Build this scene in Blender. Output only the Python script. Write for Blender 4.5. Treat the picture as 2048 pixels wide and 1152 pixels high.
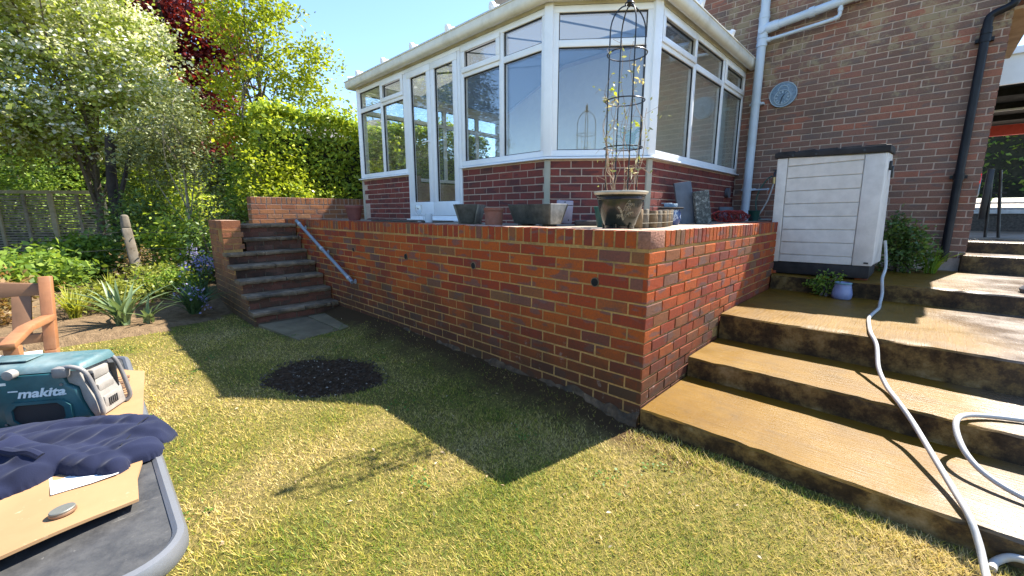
import bpy, bmesh, math, random
import numpy as np
from mathutils import Vector, Matrix
for o in list(bpy.data.objects): bpy.data.objects.remove(o)
S = bpy.context.scene; COL = S.collection
R = math.radians; PI = math.pi
random.seed(7); rng = np.random.default_rng(11)

# ---------------------------------------------------------------- camera
CAM = Vector((1.0743, -2.2553, 1.1887))
cd = bpy.data.cameras.new('camera'); cam = bpy.data.objects.new('camera', cd); COL.objects.link(cam)
cr = Vector((.71923, .69477, 0)); cu = Vector((-.12602, .13046, .98341)); cf = Vector((-.68324, .70730, -.18139))
cam.matrix_world = Matrix(((cr.x, cu.x, -cf.x, CAM.x), (cr.y, cu.y, -cf.y, CAM.y), (cr.z, cu.z, -cf.z, CAM.z), (0, 0, 0, 1)))
cd.sensor_width = 36; cd.lens = 36*821.85/2048; cd.clip_start = .02; cd.clip_end = 600
S.camera = cam
# ---------------------------------------------------------------- daylight
LD = Vector((-.17, -.82, -1.0)).normalized()           # the way sunlight travels
W = bpy.data.worlds.new('World'); S.world = W; W.use_nodes = True
wn = W.node_tree; bgn = wn.nodes['Background']
sky = wn.nodes.new('ShaderNodeTexSky'); sky.sky_type = 'NISHITA'; sky.sun_disc = False
sky.sun_elevation = math.asin(-LD.z); sky.sun_rotation = math.atan2(-LD.x, -LD.y)
sky.altitude = 50; sky.air_density = 1.0; sky.dust_density = .1; sky.ozone_density = 4.5
wn.links.new(sky.outputs[0], bgn.inputs[0]); bgn.inputs[1].default_value = .080
sl = bpy.data.lights.new('sun', 'SUN'); sl.energy = 3.4; sl.angle = R(.5); sl.color = (1, .94, .84)
sun = bpy.data.objects.new('sun', sl); COL.objects.link(sun); sun.rotation_euler = LD.to_track_quat('-Z', 'Y').to_euler()
S.view_settings.view_transform = 'Standard'; S.view_settings.look = 'None'
S.view_settings.exposure = 2.25; S.view_settings.gamma = 1
S.render.engine = 'CYCLES'
try:
    S.cycles.max_bounces = 8; S.cycles.transparent_max_bounces = 16; S.cycles.caustics_reflective = False; S.cycles.caustics_refractive = False
except Exception: pass

# ---------------------------------------------------------------- material helpers
class NT:
    def __init__(s, name):
        s.m = bpy.data.materials.new(name); s.m.use_nodes = True; s.t = s.m.node_tree; s.t.nodes.clear()
        s.out = s.n('ShaderNodeOutputMaterial')
    def n(s, typ, **kw):
        x = s.t.nodes.new(typ)
        for k, v in kw.items(): setattr(x, k, v)
        return x
    def l(s, a, b): s.t.links.new(a, b)
    def pos(s): return s.n('ShaderNodeNewGeometry').outputs['Position']
    def noise(s, scale, detail=3, rough=.55, vec=None, stretch=None):
        x = s.n('ShaderNodeTexNoise'); x.inputs['Scale'].default_value = scale; x.inputs['Detail'].default_value = detail; x.inputs['Roughness'].default_value = rough
        v = vec or s.pos()
        if stretch:
            mp = s.n('ShaderNodeMapping'); mp.inputs['Scale'].default_value = stretch; s.l(v, mp.inputs['Vector']); v = mp.outputs[0]
        s.l(v, x.inputs['Vector']); return x.outputs['Fac']
    def ramp(s, fac, stops, interp='LINEAR'):
        x = s.n('ShaderNodeValToRGB'); e = x.color_ramp; e.interpolation = interp
        while len(e.elements) < len(stops): e.elements.new(.5)
        for q, (p, c) in zip(e.elements, stops):
            q.position = p; q.color = (*c, 1) if not np.isscalar(c) else (c, c, c, 1)
        s.l(fac, x.inputs['Fac']); return x.outputs['Color']
    def mix(s, fac, a, b, blend='MIX'):
        x = s.n('ShaderNodeMix', data_type='RGBA', blend_type=blend)
        for k, v in ((0, fac), (6, a), (7, b)):
            if hasattr(v, 'is_output'): s.l(v, x.inputs[k])
            elif k == 0: x.inputs[0].default_value = v
            else: x.inputs[k].default_value = (*v, 1)
        return x.outputs[2]
    def math(s, op, a, b=None, clamp=False):
        x = s.n('ShaderNodeMath', operation=op, use_clamp=clamp)
        for k, v in ((0, a), (1, b)):
            if v is None: continue
            if hasattr(v, 'is_output'): s.l(v, x.inputs[k])
            else: x.inputs[k].default_value = v
        return x.outputs[0]
    def bump(s, h, strength=.3, dist=.01, normal=None):
        x = s.n('ShaderNodeBump'); x.inputs['Strength'].default_value = strength; x.inputs['Distance'].default_value = dist
        s.l(h, x.inputs['Height'])
        if normal: s.l(normal, x.inputs['Normal'])
        return x.outputs[0]
    def pbr(s, col, rough=.6, metal=0, spec=.5, normal=None, alpha=None, sheen=0):
        b = s.n('ShaderNodeBsdfPrincipled')
        for k, v in (('Base Color', col), ('Roughness', rough), ('Metallic', metal), ('Specular IOR Level', spec), ('Normal', normal), ('Sheen Weight', sheen)):
            if v is None: continue
            if hasattr(v, 'is_output'): s.l(v, b.inputs[k])
            elif k == 'Base Color': b.inputs[k].default_value = (*v, 1)
            else: b.inputs[k].default_value = v
        s.l(b.outputs[0], s.out.inputs[0]); return s.m

def plain(name, col, rough=.6, metal=0, var=.18, scale=9, bump=.15, bscale=60, spec=.5, dirt=None, dist=.004):
    """painted / moulded surface with uneven tone, fine relief and optional dirt colour"""
    t = NT(name); c = np.array(col)
    n1 = t.noise(scale, 5, .6)
    k = t.ramp(n1, [(.3, tuple(c*(1-var))), (.7, tuple(np.minimum(c*(1+var), 1)))])
    if dirt:
        n2 = t.noise(scale*.37, 6, .7); k = t.mix(t.ramp(n2, [(.48, 0.), (.72, dirt[3] if len(dirt) > 3 else .7)]), k, tuple(dirt[:3]))
    nb = t.bump(t.noise(bscale, 4, .6), bump, dist)
    rr = t.ramp(n1, [(.3, min(rough*1.15, 1)), (.7, rough*.85)])
    return t.pbr(k, rr, metal, spec, nb)

def brick_mat(name, pal, island=False, grime=(.05, .045, .035), grime_amt=.5, lichen=0, tone=(.30, .22, .20), rough=.85, low=None):
    t = NT(name)
    if island: rnd = t.n('ShaderNodeNewGeometry').outputs['Random Per Island']
    else: rnd = t.n('ShaderNodeObjectInfo').outputs['Random']
    c = t.ramp(rnd, pal, 'LINEAR')
    # two-tone kiln marks that sit inside single bricks
    k = t.noise(4.2, 2, .5, stretch=(1, 1, 3.1))
    c = t.mix(t.ramp(k, [(.57, 0.), (.62, .7)]), c, tone)
    f = t.noise(70, 5, .7); c = t.mix(t.ramp(f, [(.25, .55), (.6, 0.)]), c, grime)
    g = t.noise(1.7, 6, .7)
    c = t.mix(t.ramp(g, [(.46, 0.), (.68, grime_amt)]), c, grime)
    if low:                       # salts and algae creeping up the foot of the wall
        sp = t.n('ShaderNodeSeparateXYZ'); t.l(t.pos(), sp.inputs[0])
        h = t.math('ADD', sp.outputs[2], t.math('MULTIPLY', t.math('SUBTRACT', t.noise(2.1, 5, .65), .5), .9))
        m = t.ramp(h, [(.02, .85), (.60, 0.)]); c = t.mix(m, c, low)
        w = t.ramp(t.noise(9, 6, .75), [(.60, 0.), (.72, .6)]); w = t.math('MULTIPLY', w, t.ramp(h, [(.1, 1.), (.5, 0.)]))
        c = t.mix(w, c, (.42, .38, .33))
    if lichen:
        sp = t.n('ShaderNodeSeparateXYZ'); t.l(t.pos(), sp.inputs[0])
        h = t.ramp(t.math('MULTIPLY', sp.outputs[2], .2), [(.44, 0.), (.62, 1.)])
        m = t.ramp(t.math('ADD', t.noise(2.6, 7, .78), t.math('MULTIPLY', h, .13)), [(.63, 0.), (.70, lichen)])
        c = t.mix(m, c, (.36, .30, .17))
    nb = t.bump(t.noise(130, 4, .7), .55, .004, t.bump(t.noise(28, 3, .6), .5, .006))
    return t.pbr(c, rough, 0, .25, nb)

def leaf_mat(name, cols, trans=.45, rough=.5):
    t = NT(name)
    g = t.n('ShaderNodeNewGeometry'); r = g.outputs['Random Per Island']
    n = t.noise(1.3, 3, .6)
    f = t.math('ADD', t.math('MULTIPLY', r, .72), t.math('MULTIPLY', n, .36), True)
    c = t.ramp(f, [(i/(len(cols)-1), q) for i, q in enumerate(cols)])
    b = t.n('ShaderNodeBsdfPrincipled'); t.l(c, b.inputs['Base Color']); b.inputs['Roughness'].default_value = rough; b.inputs['Specular IOR Level'].default_value = .35
    tr = t.n('ShaderNodeBsdfTranslucent'); c2 = t.mix(1., c, (1.0, 1.0, .55), 'MULTIPLY'); t.l(c2, tr.inputs[0])
    mx = t.n('ShaderNodeMixShader'); mx.inputs[0].default_value = trans; t.l(b.outputs[0], mx.inputs[1]); t.l(tr.outputs[0], mx.inputs[2])
    t.l(mx.outputs[0], t.out.inputs[0]); return t.m

# ---------------------------------------------------------------- mesh helpers
def mesh(name, V, F, smooth=False):
    me = bpy.data.meshes.new(name); me.from_pydata([tuple(v) for v in V], [], [tuple(f) for f in F])
    if smooth: me.polygons.foreach_set('use_smooth', [True]*len(me.polygons))
    me.update(); return me
def fastmesh(name, V, F):
    """V (n,3) float array, F (m,k) int array"""
    me = bpy.data.meshes.new(name); m, k = F.shape
    me.vertices.add(len(V)); me.vertices.foreach_set('co', np.ascontiguousarray(V, np.float32).ravel())
    me.loops.add(m*k); me.loops.foreach_set('vertex_index', np.ascontiguousarray(F, np.int32).ravel())
    me.polygons.add(m); me.polygons.foreach_set('loop_start', np.arange(0, m*k, k, dtype=np.int32)); me.polygons.foreach_set('loop_total', np.full(m, k, np.int32))
    me.update(calc_edges=True); return me
def link(o, parent=None):
    COL.objects.link(o)
    if parent: o.parent = parent
    return o
def tag(o, label, cat, group=None):
    o['label'] = label; o['category'] = cat
    if group: o['group'] = group
    return o
def thing(name, label, cat, loc=(0, 0, 0), rotz=0, group=None):
    o = bpy.data.objects.new(name, None); o.empty_display_size = .1; COL.objects.link(o)
    o.location = loc; o.rotation_euler = (0, 0, rotz); return tag(o, label, cat, group)
def ob(name, me, m, parent=None, loc=None, rot=None):
    o = bpy.data.objects.new(name, me)
    if m and not me.materials: me.materials.append(m)
    link(o, parent)
    if loc is not None: o.location = loc
    if rot is not None: o.rotation_euler = rot
    return o
def struct(o): o['kind'] = 'structure'; return o
def stuff(o): o['kind'] = 'stuff'; return o

class MB:
    """collects boxes, tubes, lathes and prisms into one mesh"""
    def __init__(s, off=(0, 0, 0)): s.V = []; s.F = []; s.off = Vector(off)
    def add(s, V, F):
        b = len(s.V); s.V += [Vector(v) for v in V]; s.F += [tuple(i+b for i in f) for f in F]; return s
    def box(s, x0, x1, y0, y1, z0, z1, M=None):
        V = [Vector(p) for p in ((x0, y0, z0), (x1, y0, z0), (x1, y1, z0), (x0, y1, z0), (x0, y0, z1), (x1, y0, z1), (x1, y1, z1), (x0, y1, z1))]
        if M: V = [M @ v for v in V]
        return s.add(V, [(0, 3, 2, 1), (4, 5, 6, 7), (0, 1, 5, 4), (1, 2, 6, 5), (2, 3, 7, 6), (3, 0, 4, 7)])
    def hexa(s, b, t):        # bottom ring of 4, top ring of 4
        return s.add(list(b)+list(t), [(3, 2, 1, 0), (4, 5, 6, 7), (0, 1, 5, 4), (1, 2, 6, 5), (2, 3, 7, 6), (3, 0, 4, 7)])
    def prism(s, poly, h0, h1, axis='z', M=None):
        n = len(poly); mk = {'z': lambda a, b, h: (a, b, h), 'y': lambda a, b, h: (a, h, b), 'x': lambda a, b, h: (h, a, b)}[axis]
        V = [Vector(mk(a, b, h0)) for a, b in poly]+[Vector(mk(a, b, h1)) for a, b in poly]
        if M: V = [M @ v for v in V]
        F = [tuple(range(n-1, -1, -1)), tuple(range(n, 2*n))]+[(i, (i+1) % n, n+(i+1) % n, n+i) for i in range(n)]
        return s.add(V, F)
    def tube(s, path, r, n=8, closed=False, caps=True):
        P = [Vector(p) for p in path]; k = len(P); rs = r if hasattr(r, '__len__') else [r]*k
        T = []
        for i in range(k):
            a = P[(i-1) % k] if (closed or i > 0) else P[i]; b = P[(i+1) % k] if (closed or i < k-1) else P[i]
            T.append((b-a).normalized())
        u = T[0].orthogonal().normalized(); V = []; F = []
        for i in range(k):
            u = (u-T[i]*u.dot(T[i]))
            if u.length < 1e-6: u = T[i].orthogonal()
            u.normalize(); w = T[i].cross(u)
            for j in range(n):
                a = 2*PI*j/n; V.append(P[i]+(u*math.cos(a)+w*math.sin(a))*rs[i])
        for i in range(k if closed else k-1):
            i2 = (i+1) % k
            for j in range(n): F.append((i*n+j, i*n+(j+1) % n, i2*n+(j+1) % n, i2*n+j))
        if caps and not closed: F += [tuple(range(n-1, -1, -1)), tuple((k-1)*n+j for j in range(n))]
        return s.add(V, F)
    def lathe(s, prof, c=(0, 0, 0), n=28, caps=True):
        V = []; F = []; c = Vector(c); k = len(prof)
        for r, z in prof:
            for j in range(n): a = 2*PI*j/n; V.append(c+Vector((r*math.cos(a), r*math.sin(a), z)))
        for i in range(k-1):
            for j in range(n): F.append((i*n+j, i*n+(j+1) % n, (i+1)*n+(j+1) % n, (i+1)*n+j))
        if caps: F += [tuple(range(n-1, -1, -1)), tuple((k-1)*n+j for j in range(n))]
        return s.add(V, F)
    def ribbon(s, pts, ws, side):
        """thin folded strap leaf"""
        V = []; F = []; side = Vector(side)
        for p, w in zip(pts, ws):
            p = Vector(p); V += [p-side*w, p+Vector((0, 0, -w*.5)), p+side*w]
        for i in range(len(pts)-1):
            a = i*3; F += [(a, a+1, a+4, a+3), (a+1, a+2, a+5, a+4)]
        return s.add(V, F)
    def build(s, name, m, parent=None, smooth=False, bev=0, seg=2, loc=None, rot=None, ang=35):
        me = mesh(name, [v-s.off for v in s.V], s.F, False)
        if bev or smooth:
            bm = bmesh.new(); bm.from_mesh(me)
            if bev:
                bmesh.ops.remove_doubles(bm, verts=bm.verts, dist=1e-5)
                ed = [e for e in bm.edges if len(e.link_faces) == 2 and e.calc_face_angle(0) > R(ang)]
                bmesh.ops.bevel(bm, geom=ed, offset=bev, segments=seg, profile=.5, affect='EDGES', clamp_overlap=True)
            for e in bm.edges:
                if len(e.link_faces) == 2: e.smooth = e.calc_face_angle(0) < R(40)
            for f in bm.faces: f.smooth = True
            bm.to_mesh(me); bm.free()
        return ob(name, me, m, parent, loc, rot)

def bez(pts, n=10):
    """smooth path through points"""
    P = [Vector(p) for p in pts]; out = []
    for i in range(len(P)-1):
        p0 = P[max(i-1, 0)]; p1 = P[i]; p2 = P[i+1]; p3 = P[min(i+2, len(P)-1)]
        for j in range(n):
            t = j/n
            out.append(.5*((2*p1)+(p2-p0)*t+(2*p0-5*p1+4*p2-p3)*t*t+(3*p1-p0-3*p2+p3)*t**3))
    out.append(P[-1]); return out
def copy_tree(o, parent=None):
    c = o.copy(); COL.objects.link(c); c.parent = parent
    for ch in list(o.children): copy_tree(ch, c)
    return c

# ---------------------------------------------------------------- materials
def P3(*c): return tuple(c)
PAL_T = [(0, (.35, .052, .013)), (.2, (.43, .080, .012)), (.42, (.50, .105, .013)), (.60, (.36, .052, .014)), (.76, (.27, .040, .018)), (.85, (.22, .08, .055)), (.92, (.20, .10, .045)), (1, (.45, .09, .014))]
PAL_C = [(0, (.23, .050, .042)), (.3, (.26, .060, .046)), (.6, (.18, .048, .040)), (.8, (.30, .065, .045)), (1, (.16, .055, .045))]
PAL_H = [(0, (.28, .145, .105)), (.25, (.23, .135, .10)), (.5, (.33, .145, .10)), (.68, (.21, .135, .105)), (.85, (.27, .135, .095)), (1, (.42, .155, .095))]
PAL_S = [(0, (.15, .06, .035)), (.4, (.19, .075, .05)), (.7, (.11, .055, .035)), (1, (.20, .10, .07))]
PAL_G = [(0, (.36, .14, .055)), (.3, (.42, .17, .07)), (.6, (.33, .115, .05)), (.8, (.38, .18, .085)), (1, (.28, .10, .05))]
BRK = {}; COPE = {}
for key, pal, kw in (('terrace', PAL_T, dict(tone=(.17, .095, .085), low=(.06, .036, .02), grime_amt=.4)), ('conserv', PAL_C, dict(tone=(.10, .035, .04), grime_amt=.35)),
                     ('stair', PAL_S, dict(tone=(.07, .055, .04), grime_amt=.95, grime=(.022, .018, .013))), ('house', PAL_H, dict(tone=(.18, .13, .115), lichen=.6, grime_amt=.3)), ('garden', PAL_G, dict(tone=(.25, .12, .08), grime_amt=.4, low=(.06, .05, .03)))):
    BRK[key] = (brick_mat('brick_'+key, pal, False, **kw), brick_mat('brick_rest_'+key, pal, True, **kw))
def sunlit_top(m0, name, pale):
    """coping bricks: worn, limy top faces, painted paler to look sunlit"""
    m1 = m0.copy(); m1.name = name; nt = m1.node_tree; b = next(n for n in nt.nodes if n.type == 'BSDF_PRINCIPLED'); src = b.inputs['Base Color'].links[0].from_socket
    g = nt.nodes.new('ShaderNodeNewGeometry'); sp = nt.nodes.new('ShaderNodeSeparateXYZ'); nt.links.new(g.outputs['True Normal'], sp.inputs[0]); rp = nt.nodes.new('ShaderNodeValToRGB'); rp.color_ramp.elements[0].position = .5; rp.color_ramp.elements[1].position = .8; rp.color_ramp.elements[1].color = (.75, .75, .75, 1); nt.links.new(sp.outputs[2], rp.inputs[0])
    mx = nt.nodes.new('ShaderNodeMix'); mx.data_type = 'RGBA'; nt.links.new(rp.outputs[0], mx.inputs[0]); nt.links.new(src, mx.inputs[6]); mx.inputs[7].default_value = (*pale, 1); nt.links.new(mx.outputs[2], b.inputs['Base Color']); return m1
for key in ('terrace', 'garden'): COPE[key] = sunlit_top(BRK[key][0], 'coping_'+key, (.52, .40, .31))  # sunlight on the coping tops is mixed into their colour
def mortar(name, col, dark=(.05, .042, .03)):
    t = NT(name); c = t.mix(t.ramp(t.noise(2.4, 6, .7), [(.42, 0.), (.7, .6)]), col, dark)
    c = t.mix(t.ramp(t.noise(45, 4, .6), [(.3, .35), (.6, 0.)]), c, dark)
    return t.pbr(c, .95, 0, .15, t.bump(t.noise(160, 4, .7), .6, .004))
M_MORT_T = mortar('mortar_ochre', (.52, .30, .105)); M_MORT_C = mortar('mortar_pink', (.58, .44, .34), (.28, .19, .15)); M_MORT_H = mortar('mortar_buff', (.58, .45, .36), (.28, .21, .17))
M_UPVC = plain('white_upvc', (.86, .87, .88), .32, var=.02, bump=.02, dirt=(.62, .63, .62, .25))
M_UPVC_OLD = plain('cream_upvc', (.70, .69, .62), .4, var=.05, bump=.03, dirt=(.42, .39, .29, .55))
M_SOIL = plain('soil', (.050, .030, .016), .95, var=.5, scale=25, bump=.9, bscale=70, spec=.1, dist=.02)
M_BED = plain('bed_earth', (.17, .115, .065), .95, var=.35, scale=14, bump=.9, bscale=60, spec=.1, dist=.02)
M_BLACK = plain('black_plastic', (.016, .017, .020), .42, var=.3, bump=.1)
M_DARK = plain('dark_void', (.006, .006, .006), .9, bump=0)
M_TERRA = plain('terracotta', (.30, .10, .055), .8, var=.15, scale=14, dirt=(.34, .24, .17, .4))
M_WOOD_OLD = None
# ---------------------------------------------------------------- bricks
def brick_mesh(L, H, depth=.03, ch=.0035, seed=0, proud=0.):
    r = random.Random(seed); j = lambda a=.0019: r.uniform(-a, a)
    B = [(0, depth, 0), (L, depth, 0), (L, depth, H), (0, depth, H)]
    Mi = [(j(), ch+j(.001), j()), (L+j(), ch+j(.001), j()), (L+j(), ch+j(.001), H+j()), (j(), ch+j(.001), H+j())]
    Fr = [(ch+j(), -proud+j(.0008), ch+j()), (L-ch+j(), -proud+j(.0008), ch+j()), (L-ch+j(), -proud+j(.0008), H-ch+j()), (ch+j(), -proud+j(.0008), H-ch+j())]
    V = B+Mi+Fr; F = [(8, 9, 10, 11)]
    for i in range(4): k = (i+1) % 4; F += [(4+i, 4+k, 8+k, 8+i), (i, k, 4+k, 4+i)]
    return V, F
BP = .0791; BH = .0678; BL = .2135; BJ = .0115
BASE = {}
def base_brick(kind, v):
    key = (kind, v)
    if key not in BASE:
        L, H, D = {'s': (BL, BH, .03), 'c': (.0655, .1035, .215)}[kind]
        V, F = brick_mesh(L, H, D, seed=hash(kind) % 97+v*13)
        BASE[key] = (V, F, {})
    return BASE[key]
def vis(p):
    d = Vector(p)-CAM; z = d.dot(cf)
    if z < .1: return 0
    x = d.dot(cr)/z*821.85+1024; y = 576-d.dot(cu)/z*821.85
    return (1 if -60 < x < 2110 and -60 < y < 1212 else .05)/z
class Bricklayer:
    def __init__(s): s.items = []
    def wall(s, o, ang, length0, z0, n, keep=None, endfn=None, phase=0, clip=None, pitch=BP, ztop=None):
        """courses of running bond; o = start of the face, ang = run direction (front is to its right)"""
        ca, sa = math.cos(ang), math.sin(ang)
        for c in range(n):
            zb = z0+c*pitch; h = BH
            if ztop and zb+h > ztop: h = ztop-zb
            if h < .02: continue
            length = endfn(zb+h/2) if endfn else length0
            x = -.1125 if (c+phase) % 2 else 0.
            while x < length-.02:
                a = max(x, 0); b = min(x+BL, length); x += BL+BJ
                if b-a < .025: continue
                if keep and not keep((a+b)/2, zb+h/2): continue
                s.items.append(('s', (o[0]+ca*a, o[1]+sa*a, zb), ang, (b-a)/BL, h/BH))
    def coping(s, o, ang, length, z, step=.0755):
        ca, sa = math.cos(ang), math.sin(ang); k = int(length/step+.5); st = length/k
        for i in range(k):
            a = i*st+.006; s.items.append(('c', (o[0]+ca*a, o[1]+sa*a, z), ang, (st-.012)/.0655, 1))
    def finish(s, parent, off, key, cap=300, name='brick'):
        off = Vector(off); its = s.items
        its.sort(key=lambda t: -vis((t[1][0]+.1*math.cos(t[2]), t[1][1]+.1*math.sin(t[2]), t[1][2])))
        V = []; F = []
        for i, (kind, loc, ang, sx, sz) in enumerate(its):
            v = random.randrange(6); bv, bf, cache = base_brick(kind, v)
            dj = random.uniform(-.0016, .0016)
            if i < cap:
                if key not in cache:
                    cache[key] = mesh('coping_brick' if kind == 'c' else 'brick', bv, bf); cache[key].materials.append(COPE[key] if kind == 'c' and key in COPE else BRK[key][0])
                o = bpy.data.objects.new('coping_brick' if kind == 'c' else name, cache[key]); COL.objects.link(o); o.parent = parent
                o.location = Vector(loc)-off+Vector((math.sin(ang)*dj, -math.cos(ang)*dj, 0)); o.rotation_euler = (random.uniform(-.006, .006), random.uniform(-.004, .004), ang); o.scale = (sx, 1, sz)
            else:
                ca, sa = math.cos(ang), math.sin(ang); b = len(V)
                for x, y, z in bv:
                    x *= sx; z *= sz; y += dj; V.append((loc[0]+ca*x-sa*y-off.x, loc[1]+sa*x+ca*y-off.y, loc[2]+z-off.z))
                F += [tuple(q+b for q in f) for f in bf]
        if V: stuff(ob('brick_courses', mesh('brick_courses', V, F), BRK[key][1], parent))

# ---------------------------------------------------------------- ground
def lawn_z(x, y):
    z = -.125+.012*np.sin(x*1.7+.4)+.010*np.sin(y*2.3+x)
    near = np.clip((y+.42)/.40, 0, 1)*np.clip((-x-.05)/.4, 0, 1)*np.clip((6.5+x)/1.0, 0, 1)
    z = z+near**1.5*.085
    return z
def soil_d(x, y):   # round bare patch
    a = .42; c, s_ = math.cos(a), math.sin(a); u = (x+2.22)*c+(y+1.03)*s_; v = -(x+2.22)*s_+(y+1.03)*c
    w = 1+.035*np.sin(5*np.arctan2(v, u)+1)+.02*np.sin(11*np.arctan2(v, u))
    return np.sqrt((u/.50)**2+(v/.37)**2)/w
def grid_sheet(name, xs, ys, fz, m):
    X, Y = np.meshgrid(xs, ys); Z = fz(X, Y); V = np.stack([X, Y, Z], -1).reshape(-1, 3); nx, ny = len(xs), len(ys)
    i = (np.arange(ny-1)[:, None]*nx+np.arange(nx-1)[None]).ravel(); F = np.stack([i, i+1, i+nx+1, i+nx], -1)
    me = fastmesh(name, V, F); me.polygons.foreach_set('use_smooth', [True]*len(F)); return ob(name, me, m)
def ground_mat():
    t = NT('lawn_turf')
    c = t.ramp(t.noise(1.1, 6, .65), [(.32, (.13, .13, .026)), (.5, (.22, .18, .05)), (.68, (.30, .22, .09))])
    c = t.mix(t.ramp(t.noise(38, 5, .7), [(.35, .8), (.6, 0.)]), c, (.035, .04, .012))
    sp = t.n('ShaderNodeSeparateXYZ'); t.l(t.pos(), sp.inputs[0])
    # trodden earth along the foot of the wall
    e = t.math('ADD', t.math('ADD', sp.outputs[1], t.math('MULTIPLY', t.math('SUBTRACT', t.noise(3, 5, .7), .5), .75)), .45)
    e = t.math('MULTIPLY', t.ramp(e, [(.02, 0.), (.30, 1.)]), t.math('LESS_THAN', sp.outputs[0], .4))
    c = t.mix(e, c, (.07, .042, .02))
    return t.pbr(c, .95, 0, .1, t.bump(t.noise(120, 4, .7), .9, .015))
xs = np.unique(np.concatenate([np.linspace(-120, -8, 15), np.linspace(-8, 3.2, 190), np.linspace(3.2, 120, 14)]))
ys = np.unique(np.concatenate([np.linspace(-120, -5, 14), np.linspace(-5, 1., 130), np.linspace(1., 140, 16)]))
def fz(X, Y):
    Z = lawn_z(X, Y); Z = np.where(Y > .3, np.minimum(Z, -.14), Z)
    d = soil_d(X, Y); Z = Z-.025*np.clip(1.15-d, 0, .3)/.3
    return Z
struct(grid_sheet('lawn', xs, ys, fz, ground_mat()))
# bare round patch
th = np.linspace(0, 2*PI, 181)[:-1]; ragged = np.convolve(np.tile(rng.normal(0, 1, 180), 3), np.ones(4)/4, 'same')[180:360]*.075; V = [(-2.22, -1.03, float(fz(np.array(-2.22), np.array(-1.03)))+.012)]; F = []
for k, q in enumerate((.35, .7, .98)):
    for ia, a in enumerate(th):
        c, s_ = math.cos(.42), math.sin(.42); w = 1+.035*math.sin(5*a+1)+.02*math.sin(11*a)+(ragged[ia] if k == 2 else ragged[ia]*.4); u = .5*q*w*math.cos(a); v = .37*q*w*math.sin(a)
        x = -2.22+u*c-v*s_; y = -1.03+u*s_+v*c; V.append((x, y, float(fz(np.array(x), np.array(y)))+(.008 if k < 2 else .001)+random.uniform(-.005, .006)))
n = len(th)
for j in range(n):
    F.append((0, 1+j, 1+(j+1) % n))
    for k in (0, 1): F.append((1+k*n+j, 1+(k+1)*n+j, 1+(k+1)*n+(j+1) % n, 1+k*n+(j+1) % n))
struct(ob('soil_patch', mesh('soil_patch', V, F, True), M_SOIL))
# pebbles and clods on the bare patch and along the wall
pv = []; pf = []
oct_v = np.array([(1, 0, 0), (0, 1, 0), (-1, 0, 0), (0, -1, 0), (0, 0, 1), (0, 0, -1)], float); oct_f = np.array([(0, 1, 4), (1, 2, 4), (2, 3, 4), (3, 0, 4), (1, 0, 5), (2, 1, 5), (3, 2, 5), (0, 3, 5)])
def pebbles(name, pts, rmin, rmax, m, label_stuff=True):
    V = []; F = []
    for i, p in enumerate(pts):
        r = rng.uniform(rmin, rmax)*rng.uniform(.6, 1.2, 3)*np.array([1, 1, .6]); a = rng.uniform(0, 6.28); ca, sa = math.cos(a), math.sin(a)
        v = oct_v*r*rng.uniform(.8, 1.2, (6, 3)); v = np.stack([v[:, 0]*ca-v[:, 1]*sa, v[:, 0]*sa+v[:, 1]*ca, v[:, 2]], -1)+p; V.append(v); F.append(oct_f+6*i)
    return stuff(ob(name, fastmesh(name, np.concatenate(V), np.concatenate(F)), m))
pts = []
while len(pts) < 700:
    x, y = rng.uniform(-2.85, -1.6), rng.uniform(-1.6, -.4)
    if soil_d(x, y) < 1.08: pts.append((x, y, float(fz(np.array(x), np.array(y)))+.012))
pebbles('soil_clods', pts, .004, .014, plain('clod', (.065, .045, .03), .95, var=.4, bump=.5))
pebbles('small_stones', pts[:150], .003, .010, plain('stone_chip', (.42, .37, .30), .8, var=.3))
# soil bed at the far side of the lawn
def bed_z(X, Y): return -.095+.05*np.sin(X*2.1)*np.sin(Y*1.7)+.07*np.clip((-5.4-X)/1.2, 0, 1)
bx = np.linspace(-16, -4.75, 60); by = np.linspace(-9, 1.2, 70)
def bz(X, Y):
    edge = -5.02+.14*np.sin(Y*2.2)+.30*np.clip(-Y-2.0, 0, 1.5)-.35*np.clip(Y+1.25, 0, 1)
    return np.where(X < edge, bed_z(X, Y), -.2)
struct(grid_sheet('soil_bed', bx, by, bz, M_BED))

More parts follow.
